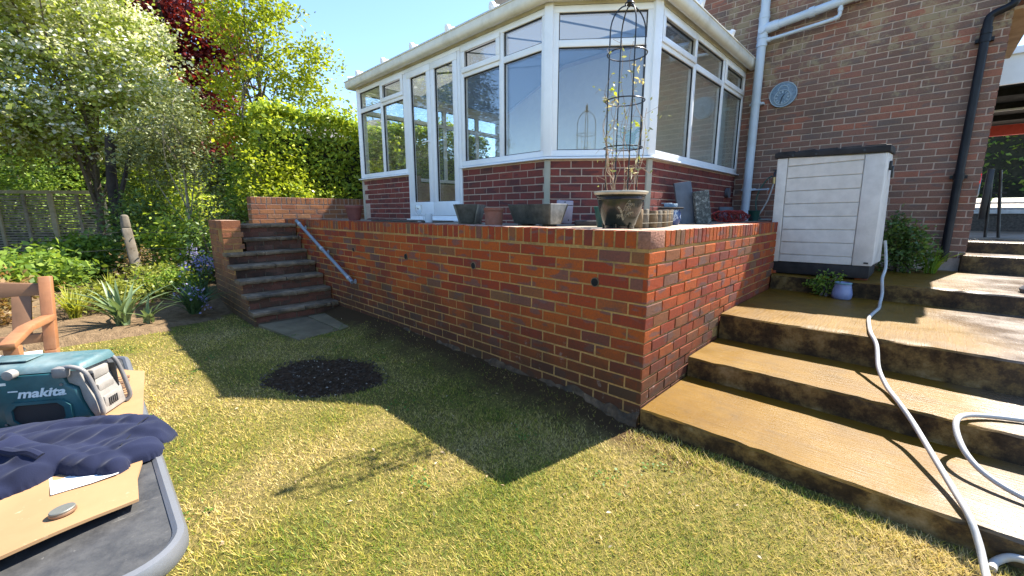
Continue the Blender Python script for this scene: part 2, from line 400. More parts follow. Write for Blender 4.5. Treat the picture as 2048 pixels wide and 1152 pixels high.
# ---------------------------------------------------------------- concrete steps beside the wall
def wet_concrete():
    t = NT('wet_concrete'); sp = t.n('ShaderNodeSeparateXYZ'); t.l(t.pos(), sp.inputs[0])
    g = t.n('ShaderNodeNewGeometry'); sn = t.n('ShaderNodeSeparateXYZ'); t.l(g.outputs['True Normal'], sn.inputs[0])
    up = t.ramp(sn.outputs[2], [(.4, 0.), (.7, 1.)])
    dry = t.ramp(t.noise(1.5, 6, .65), [(.3, (.135, .064, .003)), (.55, (.19, .098, .006)), (.75, (.21, .125, .026))])
    # dirt lingering in blotches
    dry = t.mix(t.ramp(t.noise(5, 6, .7), [(.5, 0.), (.72, .45)]), dry, (.085, .055, .022))
    grey = t.ramp(t.math('ADD', t.math('MULTIPLY', sp.outputs[0], .45), t.math('MULTIPLY', t.noise(1.2, 4, .6), .5)), [(.84, 0.), (1.12, .8)])
    dry = t.mix(grey, dry, (.155, .12, .098))
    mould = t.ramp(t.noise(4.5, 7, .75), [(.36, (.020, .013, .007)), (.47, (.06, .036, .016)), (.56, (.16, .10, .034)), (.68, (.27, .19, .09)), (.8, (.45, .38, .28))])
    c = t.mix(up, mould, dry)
    # brushed ribs run along each tread, coarse cross ribs on the upper one
    wv = t.n('ShaderNodeTexWave', wave_type='BANDS', bands_direction='Y'); wv.inputs['Scale'].default_value = 22; wv.inputs['Distortion'].default_value = 2.2; wv.inputs['Detail'].default_value = 3; t.l(t.pos(), wv.inputs['Vector'])
    wx = t.n('ShaderNodeTexWave', wave_type='BANDS', bands_direction='X'); wx.inputs['Scale'].default_value = 24; wx.inputs['Distortion'].default_value = 5; wx.inputs['Detail'].default_value = 3; t.l(t.pos(), wx.inputs['Vector'])
    hi = t.math('GREATER_THAN', sp.outputs[2], .25)
    ribs = t.ramp(t.mix(hi, t.noise(1., 5, .65, stretch=(4, 75, 4)), t.noise(1., 5, .65, stretch=(70, 5, 4))), [(.35, 0.), (.65, 1.)])
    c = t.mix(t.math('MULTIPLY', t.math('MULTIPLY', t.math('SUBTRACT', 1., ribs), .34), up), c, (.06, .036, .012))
    nb = t.bump(ribs, .32, .005, t.bump(t.noise(110, 4, .7), .22, .005))
    wet = t.mix(grey, t.ramp(t.noise(2.2, 4, .6), [(.35, .36), (.6, .55)]), t.ramp(t.noise(3.0, 4, .6), [(.36, .15), (.62, .42)]))
    ro = t.mix(up, (.8, .8, .8), wet)
    return t.pbr(c, ro, 0, t.mix(grey, (.2, .2, .2), (.6, .6, .6)), nb)
M_CONC = wet_concrete()
ST = thing('concrete_steps', 'broad wet brushed concrete steps climbing beside the brick retaining wall', 'steps', (1.7, -.02, -.15))
def step_slab(y0, y1, z0, z1, x0=.012, x1=3.6, nose=.012, name='step'):
    m = MB((1.7, -.02, -.15)); nx = 60; prof = [(y0+nose, z0), (y0+nose*.6, z1-.05), (y0+.004, z1-.012), (y0+.014, z1), (y0+.12, z1+.002), (y1, z1), (y1, z0)]
    V = []; F = []; k = len(prof)
    for i in range(nx+1):
        x = x0+(x1-x0)*i/nx
        w = .006*math.sin(x*5+y0*7)+random.uniform(-.004, .004)
        for q, (y, z) in enumerate(prof):
            jj = 1 if q < 4 else 0
            V.append((x, y+jj*(w+random.uniform(-.002, .002)), z+(random.uniform(-.003, .002) if q in (2, 3) else 0)))
    for i in range(nx):
        for q in range(k-1): F.append((i*k+q, i*k+k+q, i*k+k+q+1, i*k+q+1))
    F += [tuple(range(k)), tuple(nx*k+q for q in range(k-1, -1, -1))]
    m.add(V, F); return m.build(name, M_CONC, ST, smooth=True)
step_slab(-.02, .72, -.30, .0); step_slab(.70, 1.37, -.2, .147); step_slab(1.345, 3.02, -.2, .355); step_slab(2.97, 4.72, -.2, .515)

# ---------------------------------------------------------------- terrace retaining wall
ZT = 1.08
RW = thing('retaining_wall', 'red brick retaining wall with soldier coping and a square corner, holding up the terrace', 'wall', (-3, 0, -.15))
off = (-3, 0, -.15)
m = MB(off); m.box(-6.15, -.0085, .0042, .205, -.3, ZT-.108); m.box(-.205, -.0085, .2051, 4.79, -.3, ZT-.108)
m.box(-6.15, -.0042, .0038, .21, ZT-.1079, ZT-.006); m.box(-.21, -.0038, .2101, 4.79, ZT-.1079, ZT-.006)
m.build('mortar_core', M_MORT_T, RW)
BRL = Bricklayer(); z0 = ZT-.1135-14*BP
stair_x = lambda z: -4.3-(z+.1)*1.18
BRL.wall((-5.85, 0), 0, 5.85, z0, 14, keep=lambda s, z: (-5.85+s) > stair_x(z)-.15)
zr = lambda y: -.08 if y < .68 else .07 if y < 1.32 else .28 if y < 2.95 else .44
BRL.wall((0, 0), PI/2, 4.75, z0, 14, phase=1, keep=lambda s, z: z > zr(s))
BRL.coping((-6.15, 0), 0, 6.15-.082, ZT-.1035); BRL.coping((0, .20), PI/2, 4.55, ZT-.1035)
BRL.finish(RW, off, 'terrace')
m = MB(off); m.box(-.077, 0.0, 0.0, .195, ZT-.1035, ZT+.001); m.build('corner_block', plain('pale_corner_brick', (.30, .13, .08), .9, var=.35, scale=45, bump=.9, bscale=80, dirt=(.20, .08, .045, .8), dist=.01), RW, bev=.003)
# clay weep pipes through the wall
for x, r in ((-.359, .026), (-1.557, .026), (-2.608, .026), (-3.782, .024)):
    m = MB(off); z = .744; n = 20
    ringo = [(r*1.0, -.004), (r*1.18, -.0035), (r*1.18, .02)]
    V = []; F = []
    prof = [(r*1.25, .006), (r*1.2, -.004), (r*1.0, -.005), (r*.96, .0), (r*.96, .09), (.001, .09)]
    for q, (rr, yy) in enumerate(prof):
        for j in range(n): a = 2*PI*j/n; V.append((x+rr*math.cos(a), yy, z+rr*math.sin(a)))
    for q in range(len(prof)-1):
        for j in range(n): F.append((q*n+j, (q+1)*n+j, (q+1)*n+(j+1) % n, q*n+(j+1) % n))
    m.add(V, F); o = m.build('weep_pipe', mortar('weep_mortar', (.22, .15, .09)), RW, smooth=True)
    m = MB(off); m.tube([(x, -.0052, z), (x, .03, z)], r*.97, 18); m.build('pipe_hole', M_DARK, o)
    o.children[0].location = (0, 0, 0)
# crumbling footing showing below the last course
m = MB(off); nx = 70
V = []; F = []
for i in range(nx+1):
    x = -2.9+2.9*i/nx; j = lambda a: random.uniform(-a, a)
    h = -.075+.02*math.sin(x*9)+.012*math.sin(x*23)
    V += [(x, -.004, h+.035+j(.012)), (x, -.03+j(.012), h+j(.012)), (x, -.055+j(.012), -.16)]
for i in range(nx):
    a = i*3; F += [(a, a+1, a+4, a+3), (a+1, a+2, a+5, a+4)]
m.add(V, F).build('rough_footing', plain('footing', (.11, .068, .036), .95, var=.6, scale=12, bump=.9, bscale=45, dirt=(.03, .026, .018, .9), dist=.015), RW)

# ---------------------------------------------------------------- terrace floor
M_PAVE = plain('paving', (.30, .25, .19), .85, var=.25, scale=4, bump=.4, bscale=50, dirt=(.09, .075, .055, .8))
m = MB(); m.prism([(-6.4, .206), (-.206, .206), (-.206, 4.79), (-6.4, 4.79)], .8, 1.062); struct(m.build('terrace_paving', M_PAVE))

# ---------------------------------------------------------------- brick and stone stairs at the far end of the wall
M_STONE = plain('weathered_stone', (.19, .135, .08), .9, var=.5, scale=8, bump=.7, bscale=35, dirt=(.035, .03, .022, 1.), dist=.012)
GS = thing('garden_stairs', 'narrow mossy stone and brick stairs rising against the retaining wall, with a brick flank', 'stairs', (-4.3, -.5, -.12)); off = (-4.3, -.5, -.12)
TX = [-4.29, -4.50, -4.73, -4.98, -5.27, -5.45, -5.62]; TZ = [.03, .195, .355, .51, .66, .84, 1.02]
LB = Bricklayer(); LR = Bricklayer()
m = MB(off)
for i, (x, z) in enumerate(zip(TX, TZ)):
    y0 = -.985 if i < 5 else -.74
    m.box(-6.12+.002*i, x-.035, y0+.012+.0015*i, -.008-.0015*i, -.28+.001*i, z-.045)
m.build('rubble_core', mortar('mossy_mortar', (.16, .12, .08), (.03, .025, .018)), GS)
for i, (x, z) in enumerate(zip(TX, TZ)):
    y0 = -1.0 if i < 5 else -.745
    zb = TZ[i-1] if i else -.10
    LR.wall((x-.03, y0+.02), PI/2, -.01-y0-.02, zb+.004, 2 if z-zb > .15 else 1, phase=i, pitch=(z-.05-zb-.004)/2 if z-zb > .15 else .08, ztop=z-.048)
    # worn tread slabs, split in two or three stones
    cuts = [y0-.012, y0+(-.02-y0)*random.uniform(.42, .58), -.012]
    xe = (TX[i+1] if i < 6 else -6.15)-.03
    for a, b in zip(cuts, cuts[1:]):
        m = MB(off); n = 14; V = []; F = []
        for q in range(n+1):
            y = a+.004+(b-a-.008)*q/n; w = random.uniform(-.014, .008); dz = random.uniform(-.005, .004)
            V += [(x+w*.6-.004, y, z-.046+random.uniform(-.006, .006)), (x+w+.006, y, z-.022), (x+w-.004, y, z-.002+dz), (x-.03, y, z+.001+dz*.4), (xe, y, z), (xe, y, z-.046)]
        for q in range(n):
            for e in range(5): F.append((q*6+e, q*6+6+e, q*6+7+e, q*6+1+e))
        F += [(0, 1, 2, 3, 4, 5), tuple(n*6+e for e in range(5, -1, -1))]
        m.add(V, F).build('tread_stone', M_STONE, GS, smooth=True)
# flank wall facing the lawn, cut to the line of the treads, and the square pier on top
def flank_keep(s, z):
    x = -6.15+s
    if z > .66: return x < -5.40
    return x < -4.31-(z-.03)*1.32-.02
def flank_end(z):
    for x, zt in zip(TX, TZ):
        if z < zt-.03: return min(x-.034, -5.40 if zt > .67 else 9)+6.15
    return .75
LB.wall((-6.15, -1.0), 0, 1.83, ZT-.1135-15*BP, 15, endfn=flank_end)
LB.wall((-5.38, -1.0), PI/2, .235, .70, 4, phase=1, ztop=ZT-.108)
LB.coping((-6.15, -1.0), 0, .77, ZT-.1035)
m = MB(off)
prof = [(-6.14, -.3), (TX[0]-.04, -.3)]
for i in range(5): prof += [(TX[i]-.04, TZ[i]-.05), (TX[i+1]-.04 if i < 4 else -5.388, TZ[i]-.05+.0005)]
prof += [(-5.388, ZT-.006), (-6.14, ZT-.006)]
m.prism(prof, -.9925, -.79, 'y'); m.build('flank_core', M_MORT_T, GS)
LB.finish(GS, off, 'garden', 220); LR.finish(GS, off, 'stair', 80)
# low parapet wall on the terrace beyond
PW = thing('parapet_wall', 'low red brick parapet wall standing on the terrace beyond the stairs, under the hedge', 'wall', (-6.5, .8, 1.0)); off = (-6.5, .8, 1.0)
m = MB(off); m.box(-6.72, -6.507, -.35, 3.4, .85, 1.43); m.build('mortar_core', M_MORT_C, PW)
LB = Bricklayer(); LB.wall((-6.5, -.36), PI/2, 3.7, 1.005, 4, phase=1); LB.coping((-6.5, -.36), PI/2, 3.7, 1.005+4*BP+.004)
LB.wall((-6.715, -.36), 0, .215, 1.005, 4)
LB.finish(PW, off, 'garden')
# terrace bank under the parapet
m = MB(); m.box(-9.2, -6.16, .0, 6, -.25, 1.02); struct(m.build('terrace_bank', M_BED))

# stone slab set in the lawn at the foot of the stairs
m = MB((-3.8, -.45, -.12)); V = [(-4.27, -.98, 0), (-3.30, -.86, 0), (-3.38, -.42, 0), (-4.26, -.44, 0)]
j = lambda p, z: (p[0], p[1], z)
m.hexa([j(p, -.14) for p in V], [j(p, -.098) for p in V])
o = m.build('paving_slab', plain('york_stone', (.15, .115, .06), .85, var=.25, scale=5, bump=.5, bscale=40, dirt=(.08, .07, .035, .7)), None, bev=.008, loc=(-3.8, -.45, -.12)); tag(o, 'buff stone slab set in the grass at the foot of the garden stairs', 'paving slab')
m = MB((-3.8, -.2, -.12)); V = [(-4.26, -.43, 0), (-3.38, -.41, 0), (-3.45, -.03, 0), (-4.25, -.03, 0)]
m.hexa([j(p, -.14) for p in V], [j(p, -.092) for p in V])
o = m.build('paving_slab', o.data.materials[0], None, bev=.008, loc=(-3.8, -.2, -.12)); tag(o, 'mossy stone slab squeezed between the lower slab and the retaining wall', 'paving slab')

# ---------------------------------------------------------------- metal handrail on the wall
M_RAIL = plain('grey_rail', (.22, .26, .30), .45, metal=.3, var=.12, bump=.05)
HR = thing('handrail', 'grey tubular handrail sloping down the brick wall beside the stairs', 'handrail', (-4.5, -.08, .7)); off = (-4.5, -.08, .7)
A = Vector((-5.36, -.085, 1.06)); B = Vector((-3.70, -.085, .365))
m = MB(off); m.tube([A, A.lerp(B, .33), A.lerp(B, .66), B], .0215, 14); m.build('tube', M_RAIL, HR, smooth=True)
for t_ in (.0, 1.): m = MB(off); p = A.lerp(B, t_); d = (B-A).normalized(); m.tube([p-d*.012, p+d*.012], .0235, 14); m.build('end_cap', M_RAIL, HR, smooth=True)
for t_ in (.06, .5, .95):
    p = A.lerp(B, t_); d = (B-A).normalized(); m = MB(off); m.tube([p-d*.02, p+d*.02], .026, 14)
    m.tube([p+Vector((0, .0, -.02)), p+Vector((0, .04, -.05)), p+Vector((0, .078, -.05))], .009, 8); m.tube([p+Vector((0, .076, -.05)), p+Vector((0, .083, -.05))], .03, 14)
    m.build('bracket', plain('pale_bracket', (.40, .43, .46), .45, metal=.2), HR, smooth=True)
# ---------------------------------------------------------------- brick house
YH = 4.80; XE = 1.55
top = lambda x: 3.52+(1.55-x)*.318
HO = thing('brick_house', 'brown red brick house wall with a raking roof line, lichen stained, behind the conservatory', 'house', (-1, YH, .6)); off = (-1, YH, .6)
m = MB(off)
poly = [(-6.3, .4), (XE-.007, .4), (XE-.007, top(XE)), (-6.3, top(-6.3))]
m.prism(poly, YH+.007, YH+.28, 'y'); wall = m.build('wall', M_MORT_H, HO)
m = MB(off); m.box(XE-.28, XE-.0071, YH+.2801, YH+6.5, .4, 3.2); m.build('return_wall', M_MORT_H, HO)
LB = Bricklayer(); z0 = .66
def hk(s, z):
    x = -3.0+s
    if z > top(x)-.05: return False
    return x > -1.0 or z > 3.3
LB.wall((-3.0, YH), 0, XE+3.0, z0, 52, keep=hk)
LB.wall((XE, YH), PI/2, 1.6, z0, 34, phase=1)
LB.finish(wall, off, 'house')
M_TIMBER = plain('tan_timber', (.42, .27, .13), .6, var=.2, scale=6, bump=.2)
m = MB(off)   # raking barge board and roof slope behind it
m.hexa([(-6.4, YH-.04, top(-6.4)+.005), (XE+.08, YH-.04, top(XE+.08)+.005), (XE+.08, YH-.002, top(XE+.08)+.005), (-6.4, YH-.002, top(-6.4)+.005)],
       [(-6.4, YH-.04, top(-6.4)+.16), (XE+.08, YH-.04, top(XE+.08)+.16), (XE+.08, YH-.002, top(XE+.08)+.16), (-6.4, YH-.002, top(-6.4)+.16)])
m.build('barge_board', plain('brown_board', (.10, .07, .05), .6), HO)
M_TILE = plain('clay_tile', (.20, .085, .05), .8, var=.3, scale=20, bump=.4)
m = MB(off); m.hexa([(-6.4, YH-.06, top(-6.4)+.165), (XE+.2, YH-.06, top(XE+.2)+.165), (XE+.2, YH+6.5, top(XE+.2)+.165), (-6.4, YH+6.5, top(-6.4)+.165)],
                   [(-6.4, YH-.06, top(-6.4)+.20), (XE+.2, YH-.06, top(XE+.2)+.20), (XE+.2, YH+6.5, top(XE+.2)+.20), (-6.4, YH+6.5, top(-6.4)+.20)])
m.build('roof', M_TILE, HO)
m = MB(off); m.box(XE+.004, XE+.19, YH+.05, YH+2.15, 3.28, 3.31); m.box(XE+.16, XE+.19, YH+.05, YH+2.15, 3.312, 3.44); m.build('soffit', M_TIMBER, HO)
# painted inner face seen through the glazing
m = MB(off); m.prism([(-5.9, 1.1), (-1.05, 1.1), (-1.05, 3.36), (-2.36, 3.98), (-4.3, 3.98), (-5.9, 3.36)], YH-.02, YH+.004, 'y'); m.build('plaster', plain('cream_plaster', (.84, .79, .68), .85, var=.05), HO)
m = MB(off); m.box(-1.75, -1.15, YH-.06, YH-.021, 1.12, 3.1); dr = m.build('inner_door', M_UPVC, HO, bev=.006)
m = MB(off); m.box(-1.64, -1.26, YH-.075, YH-.061, 2.2, 2.95); m.build('door_panel', M_UPVC, dr, bev=.01); 

# ---------------------------------------------------------------- conservatory
def glass_mat(name, tint=(.93, .96, .97), base=.10):
    t = NT(name); tr = t.n('ShaderNodeBsdfTransparent'); tr.inputs[0].default_value = (*tint, 1)
    gl = t.n('ShaderNodeBsdfGlossy'); gl.inputs['Roughness'].default_value = .0; gl.inputs[0].default_value = (.95, .97, 1, 1)
    nb = t.bump(t.noise(2.5, 2, .5), .02, .02); t.l(nb, gl.inputs['Normal'])
    lw = t.n('ShaderNodeLayerWeight'); lw.inputs[0].default_value = .5      # Schlick reflectance of one glass surface
    f = t.math('ADD', t.math('MULTIPLY', t.math('POWER', lw.outputs['Facing'], 5.), .95), base, True)
    mx = t.n('ShaderNodeMixShader'); t.l(f, mx.inputs[0]); t.l(tr.outputs[0], mx.inputs[1]); t.l(gl.outputs[0], mx.inputs[2]); t.l(mx.outputs[0], t.out.inputs[0]); return t.m
M_GLASS = glass_mat('window_glass', tint=(.97, .985, .985), base=.065)
M_GASKET = plain('black_gasket', (.02, .02, .022), .7, bump=0)
CO = thing('conservatory', 'white framed glazed conservatory with chamfered corner on a dark red brick base', 'conservatory', (-3.4, 3, 1.05)); off = (-3.4, 3, 1.05)
PA0 = (-5.94, 1.26); PA1 = (-1.80, 1.26); PB1 = (-.98, 1.93); PC1 = (-.98, 4.79)
angB = math.atan2(PB1[1]-PA1[1], PB1[0]-PA1[0]); LBn = math.hypot(PB1[0]-PA1[0], PB1[1]-PA1[1])
def FT(o, ang):
    ca, sa = math.cos(ang), math.sin(ang)
    return Matrix(((ca, -sa, 0, o[0]), (sa, ca, 0, o[1]), (0, 0, 1, 0), (0, 0, 0, 1)))   # local y inward, -y outward
# brick base
m = MB(off); ZS = 1.738
def slab(o, ang, L, z0, z1, d0=.0065, d1=.2):
    m.box(0, L, d0, d1, z0, z1, FT(o, ang))
slab(PA0, 0, 1.48, .9, ZS); slab((-3.21, 1.26), 0, 1.41, .9, ZS); slab(PA1, angB, LBn, .9, ZS-.001); slab(PB1, PI/2, 2.86, .9, ZS-.002); slab((-5.94, 4.79), -PI/2, 3.53, .9, ZS-.003)
m.box(-4.46, -3.21, 1.262, 1.45, .9, 1.085)
dw = m.build('base_wall', M_MORT_C, CO)
LB = Bricklayer(); zb = ZS-.008-9*BP
LB.wall((-5.94+.035, 1.26), 0, 1.43, zb, 9); LB.wall((-3.205, 1.26), 0, 1.37, zb, 9, phase=1)
LB.wall((PA1[0]+.03*math.cos(angB), PA1[1]+.03*math.sin(angB)), angB, LBn-.06, zb, 9); LB.wall((-.98, 1.965), PI/2, 2.81, zb, 9, phase=1)
LB.finish(dw, off, 'conserv')
M_CREAM = plain('cream_corner_strip', (.40, .36, .27), .7, var=.12, scale=6)
for (x, y), a in ((PA1, angB/2), (PB1, (angB+PI/2)/2), ((-5.935, 1.262), -PI/4)):
    m = MB(off); m.box(-.032, .032, -.012, .03, 1.03, ZS-.004, FT((x, y), a)); m.build('corner_strip', M_CREAM, CO, bev=.006)
# sills
m = MB(off)
def sill(o, ang, L, e0=0, e1=0): m.hexa([FT(o, ang) @ Vector(p) for p in ((-e0, -.055, ZS), (L+e1, -.055, ZS), (L+e1, .1, ZS), (-e0, .1, ZS))], [FT(o, ang) @ Vector(p) for p in ((-e0, -.05, ZS+.020), (L+e1, -.05, ZS+.020), (L+e1, .1, ZS+.034), (-e0, .1, ZS+.034))])
for args in ((PA0, 0, 1.49, .05, 0), ((-3.215, 1.26), 0, 1.415, 0, .02), (PA1, angB, LBn, .018, .018), (PB1, PI/2, 2.85, .02, 0)):
    m = MB(off); sill(*args); m.build('sill', M_UPVC, CO, bev=.004)
Z0 = ZS+.03; Z1 = 3.20; ZTR = 2.855; FW = .062
def rect_ring(m, T, s0, s1, z0, z1, w, d0, d1):
    m.box(s0, s1, d0, d1, z0, z0+w, T); m.box(s0, s1, d0, d1, z1-w, z1, T); m.box(s0, s0+w, d0+.0008, d1-.0008, z0+w, z1-w, T); m.box(s1-w, s1, d0+.0008, d1-.0008, z0+w, z1-w, T)
def window(o, ang, L, cuts, casements=(), z0=Z0, z1=Z1, ztr=ZTR):
    T = FT(o, ang); m = MB(off); rect_ring(m, T, 0, L, z0, z1, FW, -.012, .058)
    ed = [0]+list(cuts)+[L]
    for c in cuts: m.box(c-.036, c+.036, -.0105, .0565, z0+FW, z1-FW, T)
    for a, b in zip(ed, ed[1:]):
        a2 = a+(FW if a == 0 else .036); b2 = b-(FW if b == L else .036); m.box(a2, b2, -.0110, .0570, ztr-.034, ztr+.034, T)
    fr = m.build('window_frame', M_UPVC, CO, bev=.006)
    for i, (a, b) in enumerate(zip(ed, ed[1:])):
        a2 = a+(FW if a == 0 else .036); b2 = b-(FW if b == L else .036)
        for row, (p, q) in enumerate(((z0+FW, ztr-.034), (ztr+.034, z1-FW))):
            if row == 1 and i in casements:
                m = MB(off); rect_ring(m, T, a2-.022, b2+.022, p-.022, q+.022, .058, -.03, -.0125); m.build('casement', M_UPVC, fr, bev=.005)
                aa, bb, pp, qq = a2+.036, b2-.036, p+.036, q-.036
            else: aa, bb, pp, qq = a2, b2, p, q
            m = MB(off); rect_ring(m, T, aa, bb, pp, qq, .008, .002, .02); m.build('gasket', M_GASKET, fr)
            m = MB(off); m.box(aa+.002, bb-.002, .012, .018, pp+.002, qq-.002, T); m.build('pane', M_GLASS, fr)
            m = MB(off); m.box(aa+.004, bb-.004, .036, .042, pp+.004, qq-.004, T); m.build('inner_pane', M_GLASS, fr)
window((-5.915, 1.26), 0, 1.445, [.755], (1,)); window((-3.205, 1.26), 0, 1.375, [.725], (0,))
window((PA1[0]+.035*math.cos(angB), PA1[1]+.035*math.sin(angB)), angB, LBn-.07, []); window((-.98, 1.965), PI/2, 2.82, [.95, 1.92], (0, 2))
window((-5.94, 4.75), -PI/2, 3.44, [.86, 1.72, 2.58])
# corner posts
for (x, y), a in ((PA1, angB/2), (PB1, (angB+PI/2)/2), ((-5.93, 1.27), -PI/4)):
    m = MB(off); m.box(-.048, .048, -.026, .06, Z0-.002, 3.23, FT((x, y), a)); m.build('corner_post', M_UPVC, CO, bev=.012)
# french doors
m = MB(off); T = FT((-4.465, 1.26), 0); rect_ring(m, T, 0, 1.255, 1.09, 3.198, .052, -.014, .056); df = m.build('door_frame', M_UPVC, CO, bev=.005)
m = MB(off); m.box(-.03, 1.29, -.06, .05, 1.066, 1.092, T); m.build('threshold', M_UPVC, df, bev=.004)
for k in (0, 1):
    a = .056+k*.575; b = a+.568; z0, z1 = 1.146, 3.142
    m = MB(off); w = .088
    m.box(a, b, -.022, .04, z0, z0+.19, T); m.box(a, b, -.022, .04, z1-w, z1, T); m.box(a, a+w, -.0212, .0392, z0+.19, z1-w, T); m.box(b-w, b, -.0212, .0392, z0+.19, z1-w, T)
    d = m.build('door', M_UPVC, CO, bev=.007)
    m = MB(off); rect_ring(m, T, a+w, b-w, z0+.19, z1-w, .008, -.002, .02); m.build('gasket', M_GASKET, d)
    m = MB(off); m.box(a+w+.002, b-w-.002, .006, .012, z0+.192, z1-w-.002, T); m.build('pane', M_GLASS, d)
    m = MB(off); m.box(a+w+.004, b-w-.004, .026, .032, z0+.194, z1-w-.004, T); m.build('inner_pane', M_GLASS, d)
    if k == 0:
        m = MB(off); q = b-.03; m.box(q-.014, q+.014, -.03, -.0225, 2.02, 2.24, T)
        m.tube([T @ Vector((q, -.03, 2.15)), T @ Vector((q, -.065, 2.15)), T @ Vector((q-.05, -.068, 2.148)), T @ Vector((q-.12, -.066, 2.14))], .009, 8); m.build('handle', M_UPVC, d, smooth=True)
# eaves: beam, fascia, gutter
outer = [(-6.0, 4.75), (-6.0, 1.20), (-1.775, 1.20), (-.92, 1.90), (-.92, 4.78)]
def offset_line(d):   # eaves polyline pushed outward by d from the wall faces
    return [(-5.94-d, 4.78), (-5.94-d, 1.26-d), (-1.80+d*math.tan(angB/2), 1.26-d), (-.98+d, 1.93-d*math.tan((PI/2-angB)/2)), (-.98+d, 4.78)]
def sweep(profile, name, mat, parent, smooth=True):
    rings = []
    for d, z in profile: rings.append([(x, y, z) for x, y in offset_line(d)])
    V = [p for r in rings for p in r]; F = []; n = 5; k = len(profile)
    for i in range(k):
        for j in range(n-1): a = i*n+j; b = ((i+1) % k)*n+j; F.append((a, a+1, b+1, b))
    F += [tuple(i*n for i in range(k)), tuple(i*n+n-1 for i in range(k-1, -1, -1))]
    return MB(off).add(V, F).build(name, mat, parent, smooth=smooth)
sweep([(-.06, 3.205), (.018, 3.205), (.018, 3.262), (-.06, 3.262)], 'eaves_beam', M_UPVC_OLD, CO, False)
sweep([(.005, 3.2621), (.045, 3.2621), (.045, 3.33), (.005, 3.33)], 'fascia', M_UPVC_OLD, CO, False)
sweep([(.046, 3.325), (.046, 3.232), (.06, 3.214), (.085, 3.206), (.12, 3.214), (.14, 3.236), (.146, 3.27), (.146, 3.318), (.156, 3.322), (.156, 3.332), (.138, 3.332), (.136, 3.24), (.11, 3.224), (.07, 3.224), (.056, 3.245), (.056, 3.325)], 'gutter', M_UPVC_OLD, CO)
# roof
def opal():
    t = NT('opal_polycarbonate'); d = t.n('ShaderNodeBsdfDiffuse'); d.inputs[0].default_value = (.5, .52, .54, 1); tr = t.n('ShaderNodeBsdfTranslucent'); tr.inputs[0].default_value = (.17, .17, .165, 1)
    mx = t.n('ShaderNodeMixShader'); mx.inputs[0].default_value = .7; t.l(d.outputs[0], mx.inputs[1]); t.l(tr.outputs[0], mx.inputs[2]); t.l(mx.outputs[0], t.out.inputs[0]); return t.m
M_OPAL = opal()
E = offset_line(.10); R0 = (-4.3, 4.78, 4.05); R1 = (-2.35, 4.78, 4.05)
e3 = [(x, y, 3.345) for x, y in E]
for poly in ((e3[1], e3[2], R1, R0), (e3[2], e3[3], R1), (e3[3], e3[4], R1), (e3[0], e3[1], R0)):
    n = len(poly); up = [(x, y, z+.028) for x, y, z in poly]      # single opal sheet with a turned-down edge
    MB(off).add(list(poly)+up, [tuple(range(n, 2*n))]+[(i, (i+1) % n, n+(i+1) % n, n+i) for i in range(n)]).build('roof_panel', M_OPAL, CO)
def bar(p, q, name='glazing_bar', cap=True):
    p = Vector(p); q = Vector(q); d = (q-p).normalized(); side = d.cross(Vector((0, 0, 1))).normalized(); up = side.cross(d)
    sec = [(-.03, .030), (.03, .030), (.03, .045), (.012, .07), (-.012, .07), (-.03, .045)]
    m = MB(off); V = [p+side*a+up*b for a, b in sec]+[q+side*a+up*b for a, b in sec]; n = 6
    m.add(V, [tuple(range(n)), tuple(range(2*n-1, n-1, -1))]+[(i, n+i, n+(i+1) % n, (i+1) % n) for i in range(n)]); b = m.build(name, M_UPVC, CO)
    if cap:
        m = MB(off); c = p-d*.012; sec2 = [(-.037, -.02), (.037, -.02), (.037, .05), (.018, .088), (-.018, .088), (-.037, .05)]
        V = [c+side*a+up*b_ for a, b_ in sec2]+[c+d*.05+side*a+up*b_ for a, b_ in sec2]
        m.add(V, [tuple(range(n)), tuple(range(2*n-1, n-1, -1))]+[(i, n+i, n+(i+1) % n, (i+1) % n) for i in range(n)]); m.build('end_cap', M_UPVC, b, bev=.004)
yA = 1.26-.105
for x in (-5.69, -4.885, -4.105, -3.31, -2.52):
    tx = min(max(x, -4.3), -2.35); zz = 4.05; 
    if x < -4.3: fr_ = (x+6.04)/(-4.3+6.04); q = (x, yA+(4.78-yA)*fr_, 3.345+.705*fr_)
    else: q = (x, 4.78, 4.05)
    bar((x, yA, 3.345), q)
bar(e3[2], R1, cap=False); bar(e3[3], R1, cap=False); bar(e3[1], R0, cap=False)
for y in (2.683, 3.722): bar((-.98+.105, y, 3.345), (-.98+.105-(1.475)*(y-1.85)/2.93, y, 3.345+.705*(y-1.85)/2.93))
m = MB(off); m.box(-5.75, -1.1, 1.46, 4.77, 1.063, 1.105); m.build('floor', plain('tiled_floor', (.48, .40, .31), .4), CO)
# what stands inside
IT = thing('garden_table', 'pale round table standing inside the conservatory behind the glass doors', 'table', (-3.6, 3.2, 1.105))
MB().lathe([(.0, .70), (.55, .70), (.57, .715), (.55, .735), (0, .735)], n=32).build('table_top', M_UPVC_OLD, IT, smooth=True)
MB().lathe([(.28, .0), (.26, .03), (.05, .06), (.04, .35), (.06, .7)], n=20).build('pedestal', M_UPVC_OLD, IT, smooth=True)
CU = thing('curtain', 'pale hanging curtain gathered inside the conservatory by the house wall', 'curtain', (-1.13, 4.45, 1.11))
V = []; F = []; n = 40
for i in range(n+1):
    y = -.28+.5*i/n; x = .03*math.sin(i*1.1); V += [(x, y, 0), (x*.8, y, 2.0)]
for i in range(n): F.append((2*i, 2*i+2, 2*i+3, 2*i+1))
MB().add(V, F).build('cloth', plain('curtain_cloth', (.60, .58, .52), .9), CU, smooth=True)
m = MB(); m.tube([(0, -.35, 2.02), (0, .3, 2.02)], .012, 8); m.build('curtain_rail', M_UPVC, CU)
